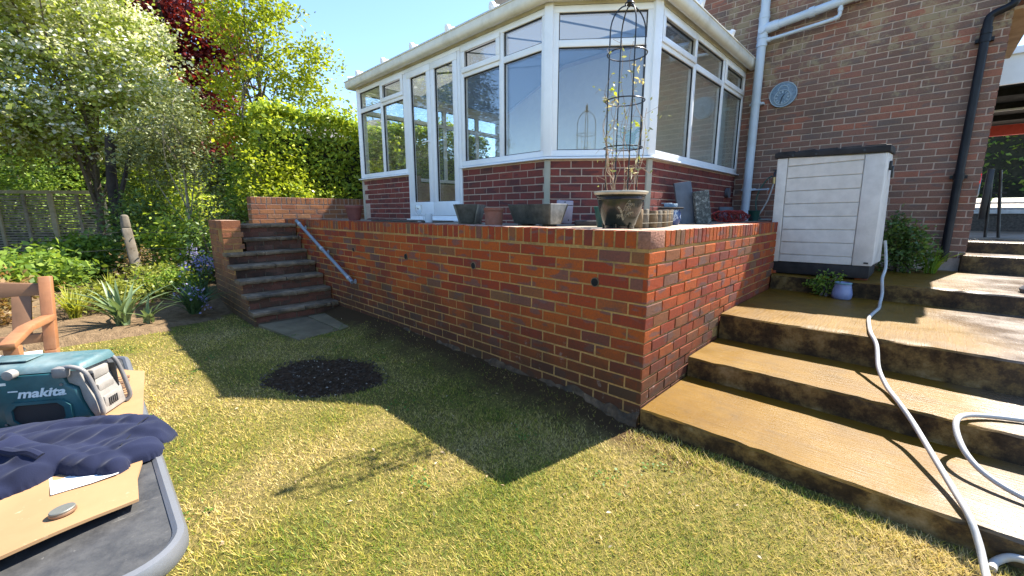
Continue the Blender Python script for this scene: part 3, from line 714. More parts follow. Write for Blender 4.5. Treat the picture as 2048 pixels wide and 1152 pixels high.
IP = thing('house_plant', 'bright green potted plant standing inside the conservatory behind the chamfered window', 'plant', (-1.35, 2.15, 1.72))
MB().lathe([(.07, 0), (.10, .17), (.105, .18), (.09, .18), (.085, .16), (0, .15)], n=20).build('pot', plain('green_glaze', (.16, .22, .06), .3), IP, smooth=True)
m = MB()
for k in range(16):
    a = k*2.4; L = .16+.1*random.random(); pts = [(.03*math.cos(a), .03*math.sin(a), .16), (.08*math.cos(a), .08*math.sin(a), .16+L*.8), (.2*math.cos(a)*L*4, .2*math.sin(a)*L*4, .16+L*.9)]
    m.ribbon(bez(pts, 4), [.02, .028, .03, .028, .025, .02, .014, .008, .002][:9], (-math.sin(a), math.cos(a), 0))
m.build('foliage', leaf_mat('house_plant_leaf', [(.14, .26, .03), (.30, .42, .04)]), IP, smooth=True)
m = MB(); m.box(-.45, .25, -.16, .16, -.04, -.005); o = m.build('window_shelf', M_UPVC, None, bev=.004, loc=(-1.35, 2.15, 1.72), rot=(0, 0, angB)); tag(o, 'white shelf behind the chamfered window holding the green plant', 'shelf')

# ---------------------------------------------------------------- pipes on the house wall
M_PIPE = plain('grey_white_pipe', (.52, .60, .68), .4, var=.06, scale=3, bump=.04, dirt=(.35, .37, .36, .5))
SP = thing('soil_pipe', 'thick pale grey soil pipe running up the brick wall with branch pipes', 'pipe', (-.77, 4.69, 1.1)); off = (-.77, 4.69, 1.1); x, y = -.77, 4.68
m = MB(off); m.tube([(x, y, 1.06), (x, y, 3.5)], .056, 20); m.build('lower_pipe', M_PIPE, SP, smooth=True)
m = MB(off); m.tube([(x, y, 3.86), (x, y, 4.4)], .056, 20); m.build('upper_pipe', M_PIPE, SP, smooth=True)
m = MB(off)
for a, b, r in ((3.46, 3.50, .068), (3.50, 3.56, .063), (3.56, 3.59, .069), (3.59, 3.82, .063), (3.82, 3.85, .069), (3.85, 3.9, .064)): m.tube([(x, y, a), (x, y, b)], r, 20)
m.tube([(x, y-.05, 3.66), (x, y-.082, 3.66)], .042, 18); m.tube([(x, y-.08, 3.66), (x, y-.086, 3.66)], .024, 14)
m.tube([(x, y, 3.68), (x+.16, y, 3.70)], .066, 18); m.build('boss_branch', M_PIPE, SP, smooth=True)
m = MB(off); m.tube([(x+.12, y, 3.695), (x+.75, y, 3.76), (x+1.3, y, 3.82)], .052, 18)
for q in (.13, .52, .98): m.tube([(x+q, y, 3.695+.105*(q-.12)), (x+q+.06, y, 3.70+.105*(q-.12))], .062, 18)
m.build('waste_pipe', M_PIPE, SP, smooth=True)
m = MB(off); m.tube(bez([(x+.04, y, 3.535), (x+.3, y, 3.55), (x+.77, y, 3.585), (x+.835, y, 3.60), (x+.85, y, 3.66), (x+.85, y, 3.95)], 5), .022, 12); m.tube([(x+.05, y, 3.535), (x+.10, y, 3.537)], .032, 12)
m.tube([(x+.80, y, 3.587), (x+.845, y, 3.60)], .028, 12); m.tube([(x+.85, y, 3.66), (x+.85, y, 3.70)], .028, 12); m.build('overflow_pipe', M_PIPE, SP, smooth=True)
for z in (1.5, 2.7): m = MB(off); m.tube([(x, y, z), (x, y, z+.04)], .062, 18); m.box(x-.09, x+.09, y+.035, y+.118, z+.005, z+.035); m.build('clip', M_PIPE, SP)
BD = thing('black_downpipe', 'black cast downpipe with swan neck near the corner of the brick house', 'downpipe', (1.375, 4.71, .7)); off = (1.375, 4.71, .7)
M_IRON = plain('black_paint', (.010, .011, .015), .45, var=.3, bump=.1, spec=.25)
x, y = 1.375, 4.725
m = MB(off); m.tube([(x, y, .62), (x, y, 2.0)], .038, 16); m.tube([(x, y, 2.0), (x, y, 3.12)], .038, 16); m.build('pipe', M_IRON, BD, smooth=True)
for z in (1.55, 2.98): m = MB(off); m.tube([(x, y, z), (x, y, z+.07)], .046, 16); m.box(x-.07, x+.07, y+.02, y+.078, z+.015, z+.05); m.build('collar', M_IRON, BD, smooth=True)
m = MB(off); m.tube(bez([(x, y, 3.08), (x, y, 3.2), (x+.03, y, 3.25), (x+.13, y, 3.29), (x+.165, y, 3.33), (x+.17, y, 3.5), (x+.17, y, 3.7)], 5), .037, 16); m.tube([(x, y, 3.06), (x, y, 3.12)], .045, 16); m.tube([(x+.168, y, 3.38), (x+.17, y, 3.44)], .045, 16); m.build('swan_neck', M_IRON, BD, smooth=True)
# overflow outlet by the conservatory
m = MB((-.6, 4.7, 1.5)); m.tube([(-.70, 4.74, 1.515), (-.50, 4.70, 1.515)], .012, 10); m.tube([(-.51, 4.70, 1.515), (-.49, 4.698, 1.515)], .016, 10)
o = m.build('overflow_outlet', M_PIPE, None, smooth=True, loc=(-.6, 4.7, 1.5)); tag(o, 'short white overflow outlet sticking out beside the soil pipe', 'pipe')

# ---------------------------------------------------------------- wall clock
M_SLATE = plain('blue_slate', (.16, .24, .32), .7, var=.35, scale=40, bump=.8, bscale=70, dirt=(.35, .42, .48, .5), dist=.006)
M_PALE = plain('pale_relief', (.36, .46, .54), .7, var=.15, scale=30)
WC = thing('wall_clock', 'round blue slate clock with moon dial hanging on the brick wall', 'clock', (-.46, 4.795, 2.80)); 
def ring(m, cx, cz, r, t_, y): m.tube([(cx+r*math.cos(a), y, cz+r*math.sin(a)) for a in np.linspace(0, 2*PI, 49)[:-1]], t_, 6, closed=True)
def disc(m, cx, cz, r, y0, y1): m.prism([(cx+r*math.cos(a), cz+r*math.sin(a)) for a in np.linspace(0, 2*PI, 49)[:-1]], y0, y1, 'y')
m = MB(); disc(m, 0, 0, .165, -.03, 0); m.build('plate', M_SLATE, WC, bev=.006)
m = MB(); ring(m, 0, 0, .160, .006, -.032); m.build('rim', M_PALE, WC, smooth=True)
m = MB(); ring(m, -.005, -.035, .096, .005, -.034); m.build('dial_ring', M_PALE, WC, smooth=True)
m = MB(); m.tube([(-.005+.06*math.cos(a), -.032, .06+.06*math.sin(a)) for a in np.linspace(-.1, PI+.1, 25)], .005, 6); m.build('moon_dial', M_PALE, WC, smooth=True)
for k in range(12):
    a = k*PI/6; c, s_ = math.cos(a), math.sin(a); m = MB(); m.box(.058, .085, -.036, -.029, -.005 if k % 3 else -.008, .005 if k % 3 else .008, Matrix.Translation((-.005, 0, -.035)) @ Matrix.Rotation(-a, 4, 'Y')); m.build('hour_mark', M_PALE, WC)
for a, L, w in ((R(-105), .075, .006), (R(60), .045, .008)):
    m = MB(); m.box(-.012, L, -.042, -.037, -w/2, w/2, Matrix.Translation((-.005, 0, -.035)) @ Matrix.Rotation(-a, 4, 'Y')); m.build('hand', M_IRON, WC)
# ---------------------------------------------------------------- plastic storage box
M_BOX = plain('weathered_beige_plastic', (.62, .58, .53), .6, var=.10, scale=11, bump=.35, bscale=45, dirt=(.50, .46, .41, .55))
M_BASE = plain('charcoal_plastic', (.030, .027, .026), .65, var=.3, spec=.2)
SB = thing('storage_box', 'weathered beige plastic garden storage box with dark lid and plinth', 'storage box', (.39, 3.06, .53), R(0)); SB.rotation_euler = (0, R(-1.0), R(-1))
w = .44
m = MB(); m.box(-w+.01, w-.01, .02, .62, .0, .13); m.build('plinth', M_BASE, SB, bev=.012)
m = MB()    # body with front frame; planks are laid in the frame
m.hexa([(-w, .03, .125), (w, .03, .125), (w+.03, .63, .125), (-w, .63, .125)], [(-w-.012, .03, 1.245), (w+.012, .03, 1.21), (w+.012, .63, 1.25), (-w-.012, .63, 1.28)])
bd = m.build('body', M_BOX, SB, bev=.018, seg=3)
m = MB(); m.box(-w, -w+.095, .008, .029, .128, 1.232); m.build('left_stile', M_BOX, SB, bev=.006)
m = MB(); m.box(w-.15, w+.004, .008, .029, .128, 1.20); m.build('right_stile', M_BOX, SB, bev=.008)
zz = [.128, .21, .345, .48, .615, .75, .885, 1.02, 1.15]
for i in range(8):
    m = MB(); V = [(-w+.1, .014, zz[i]+.003), (w-.155, .014, zz[i]+.003), (w-.155, .029, zz[i]+.003), (-w+.1, .029, zz[i]+.003)]
    d = .0 if i < 7 else .0; m.hexa(V, [(x, y, zz[i+1]-.003-(.008 if (i == 7 and x < 0) else 0)) for x, y, _ in V]); m.build('plank', M_BOX, SB, bev=.003, seg=1)
m = MB(); m.hexa([(-w+.1, .014, 1.148), (w-.155, .014, 1.156), (w-.155, .029, 1.156), (-w+.1, .029, 1.148)], [(-w+.1, .014, 1.236), (w-.155, .014, 1.198), (w-.155, .029, 1.198), (-w+.1, .029, 1.236)]); m.build('top_plank', M_BOX, SB, bev=.003, seg=1)
m = MB(); m.hexa([(-w-.03, -.012, 1.238), (w+.03, -.012, 1.203), (w+.03, .68, 1.24), (-w-.03, .68, 1.275)], [(-w-.03, -.004, 1.292), (w+.03, -.004, 1.272), (w+.02, .68, 1.32), (-w-.02, .68, 1.335)]); ld = m.build('lid', M_BASE, SB, bev=.010)
for k in range(5):
    x0 = -w-.01+k*.182; m = MB(); m.box(x0, x0+.155, .005, .62, 1.286-.0045*k, 1.302-.0045*k); m.build('lid_rib', M_BASE, ld, bev=.006)
for x in (-.30, -.10, .28): m = MB(); m.tube([(x, -.016, 1.25-.02*(x+.3)), (x, .0, 1.25-.02*(x+.3))], .011, 10); m.build('lid_stud', M_BLACK, ld)
m = MB(); m.box(w+.013, w+.035, .30, .36, 1.06, 1.15); m.box(w+.03, w+.05, .31, .35, .99, 1.10); m.build('latch', M_BLACK, SB, bev=.006)
m = MB(); m.box(w-.06, w-.025, -.001, .01, .15, .165); m.build('drain_slot', M_BLACK, SB)
# brick blocks it stands on
for x, y, lb in ((-.02, 3.12, 'thin brick block under the storage box corner by the retaining wall'), (.76, 3.17, 'thin brick block under the storage box corner by the pale hose')):
    m = MB(); m.box(-.05, .05, -.05, .17, 0, .03); o = m.build('support_block', BRK['terrace'][0], None, bev=.004, loc=(x, y, .516)); tag(o, lb, 'block', 'blocks under the storage box')

# ---------------------------------------------------------------- hoses
M_HOSE = plain('pale_hose', (.44, .43, .40), .45, var=.10, scale=22, bump=.1)
def hose(name, pts, r, mat, label, n=8, sides=10):
    P = bez(pts, n); o = P[0]; m = MB(o); m.tube(P, r, sides); q = m.build(name, mat, None, smooth=True, loc=o); return tag(q, label, 'hose')
hose('garden_hose', [(.885, 3.45, .90), (.905, 3.40, .80), (.93, 3.2, .66), (.925, 3.0, .58), (.93, 2.90, .545), (.945, 2.86, .44), (.945, 2.70, .372), (.95, 2.45, .37), (.93, 2.2, .37), (.915, 1.95, .37), (.935, 1.65, .369), (.96, 1.40, .371), (1.0, 1.26, .33), (1.03, 1.08, .235), (1.08, .92, .18), (1.135, .74, .165), (1.20, .60, .12), (1.27, .38, .075), (1.33, .18, .04), (1.372, .02, .02), (1.40, -.07, -.03), (1.415, -.16, -.075), (1.425, -.28, -.10), (1.43, -.5, -.11), (1.55, -.8, -.11), (1.8, -.9, -.11)], .0125, M_HOSE, 'long pale hose trailing from the storage box down the concrete steps')
hose('garden_hose', [(2.2, 1.05, .16), (1.85, .98, .162), (1.62, .90, .165), (1.48, .83, .168), (1.39, .74, .175), (1.352, .64, .175), (1.352, .55, .14), (1.385, .44, .09), (1.45, .36, .05), (1.56, .30, .025), (1.75, .25, .016), (2.1, .28, .014)], .0125, M_HOSE, 'looped pale hose bending over the second concrete step')
hose('garden_hose', [(1.44, -.10, -.10), (1.455, -.045, -.095), (1.50, -.03, -.06), (1.58, -.06, -.05), (1.75, -.12, -.06), (2.0, -.16, -.09)], .0135, M_HOSE, 'short pale hose end curling at the foot of the lowest concrete step')
# ---------------------------------------------------------------- tap with its hose on the house wall
TP = thing('garden_tap', 'brass garden tap on the house wall between the soil pipe and the storage box', 'tap', (-.44, 4.79, 1.72))
M_BRASS = plain('brass', (.50, .36, .16), .35, metal=.8, var=.15)
m = MB(); m.tube([(0, .0, .03), (0, -.06, .03), (0, -.085, .0), (0, -.09, -.05)], .014, 12); m.build('spout', M_BLACK, TP, smooth=True)
m = MB(); m.tube([(0, -.09, -.04), (0, -.09, -.13)], .021, 14); m.build('connector', M_BRASS, TP, smooth=True)
m = MB(); m.box(-.03, .03, -.06, -.04, .055, .068); m.tube([(0, -.05, .03), (0, -.05, .06)], .006, 8); m.build('handle', M_BLACK, TP)
hose('tap_hose', [(-.44, 4.70, 1.60), (-.455, 4.69, 1.50), (-.49, 4.68, 1.35), (-.54, 4.66, 1.22), (-.59, 4.64, 1.11), (-.58, 4.62, 1.085), (-.50, 4.62, 1.085), (-.40, 4.60, 1.085)], .010, M_HOSE, 'grey hose hanging from the brass tap to the terrace')
hose('tap_hose', [(-.47, 4.74, 1.70), (-.53, 4.73, 1.66), (-.61, 4.73, 1.52), (-.645, 4.72, 1.38), (-.63, 4.71, 1.24), (-.58, 4.70, 1.13), (-.55, 4.69, 1.09)], .009, plain('green_hose', (.03, .11, .08), .4), 'dark green hose looped against the wall beside the tap')

# ---------------------------------------------------------------- pots and clutter on the terrace
ZP = 1.064
def lathe_pot(name, label, cat, loc, prof, mat, rim=None, n=32):
    t = thing(name, label, cat, loc); MB().lathe(prof, n=n).build('body', mat, t, smooth=True)
    return t
t = lathe_pot('flower_pot', 'plain red plastic flower pot with flared rim standing by the parapet wall', 'flower pot', (-5.18, .70, ZP), [(0, .0), (.085, 0), (.125, .195), (.122, .2), (.11, .195), (.1, .15), (0, .15)], plain('red_plastic_pot', (.20, .055, .04), .6))
MB().lathe([(.126, .19), (.138, .19), (.14, .225), (.13, .228), (.122, .2)], n=32, caps=False).build('rim', plain('red_plastic_rim', (.24, .07, .05), .6), t, smooth=True)
t = lathe_pot('flower_pot', 'straight sided terracotta pot between the two wooden troughs', 'flower pot', (-1.83, .50, ZP), [(0, .0), (.082, 0), (.089, .14), (.086, .145), (.08, .14), (.078, .11), (0, .11)], M_TERRA)
MB().lathe([(.089, .135), (.097, .14), (.097, .165), (.088, .168), (.08, .14)], n=32, caps=False).build('rim', M_TERRA, t, smooth=True)
def old_wood(name, c, **k): return plain(name, c, .9, var=.35, scale=16, bump=.6, bscale=40, dist=.008, dirt=(c[0]*.35, c[1]*.35, c[2]*.35, .7))
M_GREYWOOD = old_wood('grey_wood', (.21, .195, .155)); M_DKWOOD = old_wood('dark_wood', (.085, .078, .06)); M_PALEWOOD = old_wood('pale_wood', (.30, .30, .28))
def trough(label, loc, rz, L, Wd, H, mats):
    t = thing('wooden_trough', label, 'planter', loc, rz)
    f = .045
    def plank(name, b, tp, mt): MB().hexa(b, tp).build(name, mt, t, bev=.003, seg=1)
    z0 = .02
    plank('front_board', [(-L/2+f, -Wd/2+f, z0), (L/2-f, -Wd/2+f, z0), (L/2-f, -Wd/2+f+.018, z0), (-L/2+f, -Wd/2+f+.018, z0)], [(-L/2, -Wd/2, H), (L/2, -Wd/2, H), (L/2, -Wd/2+.018, H), (-L/2, -Wd/2+.018, H)], mats[0])
    plank('back_board', [(-L/2+f, Wd/2-f-.018, z0), (L/2-f, Wd/2-f-.018, z0), (L/2-f, Wd/2-f, z0), (-L/2+f, Wd/2-f, z0)], [(-L/2, Wd/2-.018, H), (L/2, Wd/2-.018, H), (L/2, Wd/2, H), (-L/2, Wd/2, H)], mats[0])
    for sx in (-1, 1):
        a = sx*(L/2-f); b = sx*L/2
        plank('end_board', [(a-.009, -Wd/2+f+.02, z0), (a+.009, -Wd/2+f+.02, z0), (a+.009, Wd/2-f-.02, z0), (a-.009, Wd/2-f-.02, z0)], [(b-.02, -Wd/2+.02, H+.002), (b-.002, -Wd/2+.02, H+.002), (b-.002, Wd/2-.02, H+.002), (b-.02, Wd/2-.02, H+.002)], mats[1])
    m = MB(); m.box(-L/2+.05, L/2-.05, -Wd/2+.04, Wd/2-.04, H*.55, H*.8); m.build('soil', M_SOIL, t)
    for x in (-L/4, L/4): m = MB(); m.box(x-.02, x+.02, -Wd/2+.03, Wd/2-.03, 0, .019); m.build('foot', mats[0], t)
    return t
trough('grey weathered wooden trough by the conservatory doors', (-2.20, .52, ZP), R(-52), .40, .26, .20, (M_GREYWOOD, M_DKWOOD))
trough('longer dark wooden trough with a pale end board, next to the terracotta pot', (-1.42, .66, ZP), R(-2), .52, .26, .195, (M_DKWOOD, M_PALEWOOD))
# wine glass and mug
t = thing('wine_glass', 'empty stemmed wine glass standing on the terrace edge before the doors', 'glass', (-2.98, .42, ZP+.012))
gm = glass_mat('clear_glass', (.97, .98, .98), .06)
MB().lathe([(.034, 0), (.034, .002), (.006, .008), (.004, .02), (.004, .075), (.02, .09), (.036, .12), (.040, .155), (.034, .195), (.0335, .195), (.039, .155), (.035, .121), (.018, .093), (.0, .088)], n=28, caps=False).build('bowl', gm, t, smooth=True)
m = MB(); m.tube([(.028, -.027, .150), (.029, -.028, .150)], .009, 12); m.build('label_dot', plain('grey_print', (.10, .12, .15), .5), t)
t = thing('mug', 'white mug standing beside the wine glass', 'mug', (-2.82, .44, ZP+.012), R(200))
MB().lathe([(0, 0), (.038, 0), (.04, .004), (.042, .095), (.040, .097), (.037, .095), (.035, .01), (0, .008)], n=28).build('body', plain('white_china', (.62, .68, .72), .2, var=.02), t, smooth=True)
m = MB(); m.tube(bez([(.04, 0, .078), (.062, 0, .075), (.068, 0, .05), (.058, 0, .026), (.04, 0, .022)], 5), .0055, 8); m.build('handle', bpy.data.materials['white_china'], t, smooth=True)
# door mat
m = MB(); V = []; F = []
nx = 50
for i in range(nx+1): x = -4.5+1.35*i/nx; V += [(x, .62, ZP+.010+(.008 if i % 2 else 0)), (x, 1.05, ZP+.010+(.008 if i % 2 else 0))]
for i in range(nx): F.append((2*i, 2*i+2, 2*i+3, 2*i+1))
m.off = Vector((-3.85, .83, ZP)); m.add(V, F).box(-4.5, -3.15, .62, 1.05, ZP, ZP+.0095); o = m.build('door_mat', plain('ribbed_mat', (.10, .075, .055), .95, var=.3), None, loc=(-3.85, .83, ZP)); tag(o, 'brown ribbed mat lying before the conservatory doors', 'door mat')
# lilac plastic box leaning on its edge
t = thing('plastic_casing', 'lilac grey plastic casing with two screw holes standing on edge by the dark trough', 'casing', (-1.36, .98, ZP), R(36))
m = MB(); m.box(-.078, .078, -.03, .03, .02, .235); m.build('shell', plain('lilac_plastic', (.34, .31, .37), .5, var=.1, scale=20, dirt=(.22, .2, .22, .4)), t, bev=.008); t.rotation_euler = (R(4), R(3), R(36))
for x, z in ((.0, .222), (.045, .055)): m = MB(); m.tube([(x, -.032, z), (x, -.02, z)], .007, 10); m.build('screw_hole', M_BLACK, t)
m = MB(); m.box(.02, .075, -.0315, -.028, .19, .197); m.build('slot', M_BLACK, t)
# dark slab lying behind, green pot
m = MB(); m.box(-.26, .26, -.12, .12, 0, .045); o = m.build('stone_kerb', plain('dark_kerb', (.07, .06, .055), .9), None, bev=.01, loc=(-1.08, 1.22, ZP), rot=(0, 0, R(38))); tag(o, 'dark stone kerb piece lying on the terrace below the chamfered window', 'stone')
t = lathe_pot('flower_pot', 'dark green plastic pot half hidden behind the large glazed pot', 'flower pot', (-.86, .92, ZP), [(0, 0), (.07, 0), (.098, .15), (.104, .15), (.106, .172), (.098, .174), (.09, .14), (0, .12)], plain('green_plastic', (.018, .085, .065), .5))
# large glazed pot with bamboo decoration
GP = thing('glazed_pot', 'large dark olive glazed pot with incised bamboo pattern on the terrace corner', 'plant pot', (-.47, .47, ZP))
M_GLAZE = plain('olive_glaze', (.020, .022, .015), .2, var=.4, scale=6, bump=.05, dirt=(.045, .046, .03, .6)); M_GLAZED = plain('dark_glaze', (.014, .014, .012), .2, var=.3)
MB().lathe([(0, .03), (.105, .03), (.112, .035), (.125, .075), (.150, .145), (.162, .20), (.164, .215)], n=40).build('body', M_GLAZE, GP, smooth=True)
MB().lathe([(.100, 0), (.104, .004), (.106, .03), (.0, .031)], n=40).build('foot', M_GLAZED, GP, smooth=True)
MB().lathe([(.1645, .213), (.168, .218), (.166, .224), (.171, .228), (.168, .234), (.174, .238), (.176, .25), (.16, .25), (.155, .2), (0, .2)], n=40, caps=False).build('collar', M_GLAZED, GP, smooth=True)
MB().lathe([(.174, .246), (.186, .252), (.192, .262), (.190, .270), (.180, .272), (.165, .262), (.158, .23)], n=40, caps=False).build('rim', plain('pale_rim', (.46, .43, .34), .35, var=.2, dirt=(.12, .12, .09, .6)), GP, smooth=True)
MB().lathe([(0, .232), (.1625, .226)], n=30, caps=False).build('soil', M_SOIL, GP)
# saucer feet
for a in (R(-75), R(-20), R(200)):
    m = MB(); m.tube([(.112*math.cos(a), .112*math.sin(a), 0), (.112*math.cos(a), .112*math.sin(a), .022), (.118*math.cos(a), .118*math.sin(a), .045)], .011, 8); m.build('pot_foot', M_GLAZE, GP, smooth=True)
M_INC = plain('incised_clay', (.30, .26, .17), .6, var=.15)
def pot_r(z): return np.interp(z, [.035, .075, .145, .20, .215], [.112, .125, .150, .162, .164])
vw = math.atan2(CAM.y-.47, CAM.x+.47)     # the decorated side
def onpot(u, z, e=.0012): a = vw+u/.15; r = pot_r(z)+e; return (r*math.cos(a), r*math.sin(a), z)
m = MB(); st = [(-.015, .165), (.002, .145), (.013, .118), (.022, .092), (.030, .068)]
for (u0, z0), (u1, z1) in zip(st, st[1:]):
    a = Vector((u0, z0)); b = Vector((u1, z1)); d = (b-a); n_ = Vector((-d.y, d.x)).normalized()*.0065; a2 = a+d*.08; b2 = b-d*.08
    q = [a2-n_, b2-n_, b2+n_, a2+n_]; m.add([onpot(*p) for p in q]+[onpot(p[0], p[1], -.002) for p in q], [(0, 1, 2, 3), (0, 4, 5, 1), (2, 6, 7, 3)])
m.build('bamboo_cane', M_INC, GP)
rb = random.Random(5)
m = MB()
for u0, z0, u1, z1 in ((.028, .075, .065, .195), (.03, .07, -.02, .10), (.033, .075, .085, .12), (.04, .11, .085, .175)):
    P = [(u0+(u1-u0)*t_, z0+(z1-z0)*t_+.012*math.sin(t_*PI)) for t_ in np.linspace(0, 1, 6)]; m.tube([onpot(*p) for p in P], .0011, 4)
    for p in P[2:]:
        for q in range(3):
            L = rb.uniform(.018, .04); sgn = rb.choice((-1, 1)); du = sgn*L*rb.uniform(.5, .9)
            Q = [(p[0]+du*t_, p[1]+.012*math.sin(t_*PI*.9)-L*.55*t_*t_) for t_ in np.linspace(0, 1, 5)]; m.tube([onpot(*k) for k in Q], [.0010, .0013, .0013, .001, .0005], 4)
m.build('bamboo_leaves', M_INC, GP)
# obelisk standing in the pot
OB = thing('plant_obelisk', 'tall black wire obelisk with domed top standing in the glazed pot', 'plant support', (-.47, .47, ZP+.22))
M_WIRE = plain('black_wire', (.010, .010, .013), .35, var=.2)
rr = .125; H0 = 1.17
for k in range(4):
    a = vw+R(22)+k*PI/2; c, s_ = math.cos(a), math.sin(a); m = MB()
    m.tube([(rr*.93*c, rr*.93*s_, -.05), (rr*c, rr*s_, .6), (rr*c, rr*s_, H0-.08)]+[(rr*math.cos(q)*c, rr*math.cos(q)*s_, H0-.08+.17*math.sin(q)) for q in np.linspace(.2, PI/2, 8)], .0046, 7); m.build('upright', M_WIRE, OB, smooth=True)
for z in (.35, .66, .96):
    m = MB(); m.tube([(rr*1.05*math.cos(a), rr*1.05*math.sin(a), z) for a in np.linspace(0, 2*PI, 37)[:-1]], .0042, 7, closed=True); m.build('ring', M_WIRE, OB, smooth=True)
m = MB(); m.lathe([(.005, H0+.08), (.016, H0+.095), (.02, H0+.11), (.012, H0+.13), (.018, H0+.15), (.004, H0+.19), (0, H0+.2)], n=14); m.tube([(.028*math.cos(a), .028*math.sin(a), H0+.10) for a in np.linspace(0, 2*PI, 19)[:-1]], .004, 6, closed=True); m.build('finial', M_WIRE, OB, smooth=True)
# climbing plant
CP = thing('climbing_plant', 'straggly climber with dry pale stems twining up the wire obelisk', 'climbing plant', (-.47, .47, ZP+.22))
rc = random.Random(3); stems = MB()
lp = []
for k in range(13):
    a = vw+rc.uniform(-1.4, 1.9); r0 = rc.uniform(.05, .12); h = rc.uniform(.25, .95) if k < 11 else 1.0; P = []
    for q in range(9):
        t_ = q/8; a += rc.uniform(-.35, .35); r_ = r0+(.125-r0)*min(1, t_*2)+rc.uniform(-.02, .03); P.append((r_*math.cos(a), r_*math.sin(a), h*t_))
    P = bez(P, 4); stems.tube(P, [.0032*(1-.6*i/len(P)) for i in range(len(P))], 5); lp += [p for p in P[len(P)//3:]]
for k in range(26):
    p = Vector(rc.choice(lp)); q = p+Vector((rc.uniform(-.1, .1), rc.uniform(-.1, .1), rc.uniform(-.04, .06))); e = q+Vector((rc.uniform(-.05, .05), rc.uniform(-.05, .05), rc.uniform(-.06, .0))); stems.tube(bez([p, q, e], 4), .0011, 4); lp.append(e)
stems.build('stems', plain('dry_stem', (.36, .25, .16), .8, var=.3, scale=30), CP, smooth=True)
def leaf_cloud(pts, L, wd, r, up=.4):
    """leaf-shaped faces at pts (n,3): pointed, folded along the midrib"""
    pts = np.asarray(pts, float); n = len(pts)
    a = r.normal(size=(n, 3)); a[:, 2] *= .7; a /= np.linalg.norm(a, axis=1)[:, None]
    nn = r.normal(size=(n, 3)); nn[:, 2] += up*2; nn -= a*(nn*a).sum(1)[:, None]; nn /= np.linalg.norm(nn, axis=1)[:, None]+1e-9
    b = np.cross(nn, a); l = L*r.uniform(.6, 1.3, n)[:, None]; w_ = wd*l
    V = np.stack([pts, pts+a*l*.45+b*w_*.5+nn*l*.06, pts+a*l+nn*l*-.08, pts+a*l*.45-b*w_*.5+nn*l*.06], 1).reshape(-1, 3)
    return V, np.arange(4*n).reshape(-1, 4)
r3 = np.random.default_rng(4)
pp = np.array([tuple(rc.choice(lp)) for _ in range(120)])+r3.normal(0, .022, (120, 3)); V, F = leaf_cloud(pp, .032, .42, r3)
ob('leaves', fastmesh('leaves', V, F), leaf_mat('climber_leaf', [(.13, .16, .07), (.24, .26, .12), (.36, .36, .2)]), CP)
cc = [(.09, -.02, .86), (.10, .03, .76), (-.04, -.10, .64), (.09, -.07, .20)]
fp = np.concatenate([np.array(c)+r3.normal(0, .02, (9, 3)) for c in cc]); V, F = leaf_cloud(fp, .05, .35, r3, .8); ob('pale_blossom', fastmesh('pale_blossom', V, F), leaf_mat('cream_petal', [(.60, .50, .34), (.72, .66, .46)], .3), CP)
cc = [(-.05, -.09, .72), (.08, -.02, .50)]
fp = np.concatenate([np.array(c)+r3.normal(0, .02, (9, 3)) for c in cc]); V, F = leaf_cloud(fp, .045, .5, r3, .8); ob('fresh_leaves', fastmesh('fresh_leaves', V, F), leaf_mat('lime_leaf', [(.34, .42, .03), (.50, .55, .07)], .5), CP)
# log roll edging
LG = thing('log_edging', 'curved strip of upright half log edging bound with wire on the terrace', 'edging', (-.55, 1.25, ZP))
P = [Vector((-.50, .80, 0)), Vector((-.475, 1.0, 0)), Vector((-.49, 1.2, 0)), Vector((-.535, 1.40, 0)), Vector((-.60, 1.6, 0)), Vector((-.66, 1.74, 0))]; Q = bez(P, 2)
for i, p in enumerate(Q):
    q = p+Vector((random.uniform(-.006, .006), 0, ZP)); h = random.uniform(.135, .15); m = MB((-.55, 1.25, ZP)); m.tube([q, q+Vector((random.uniform(-.004, .004), random.uniform(-.006, .006), h))], .043+random.uniform(-.005, .005), 9); m.build('log', [old_wood('log_brown', (.20, .13, .065)), old_wood('log_grey', (.17, .14, .10))][i % 2] if i < 2 else bpy.data.materials[('log_brown', 'log_grey')[i % 2]], LG, bev=.006, seg=1)
m = MB((-.55, 1.25, ZP))
for z in (.04, .11): m.tube([p+Vector((.046, -.005, ZP+z)) for p in Q], .0018, 5)
m.build('binding_wire', plain('rust_wire', (.42, .36, .26), .5), LG)
# blue and white glazed pot with a tray on top
t = thing('glazed_pot', 'blue and white glazed pot at the end of the log edging, covered by a tray', 'plant pot', (-.72, 1.92, ZP))
def bluewhite():
    t_ = NT('blue_white_glaze'); v = t_.noise(16, 2, .4); c = t_.ramp(v, [(.42, (.03, .06, .16)), (.5, (.05, .10, .26)), (.54, (.50, .56, .62)), (.60, (.04, .08, .22))]); return t_.pbr(c, .2)
MB().lathe([(0, 0), (.085, 0), (.105, .05), (.10, .12), (.092, .15), (.085, .15), (.08, .1), (0, .08)], n=32).build('body', bluewhite(), t, smooth=True)
MB().lathe([(0, .155), (.12, .155), (.128, .17), (.122, .172), (.115, .162), (0, .160)], n=32).build('tray', M_BASE, t, smooth=True)
m = MB(); m.box(-.05, .05, -.05, .05, .175, .21); m.box(-.09, .0, -.03, .03, .2105, .217); m.build('lid_handle', M_SLATE, t, bev=.004)
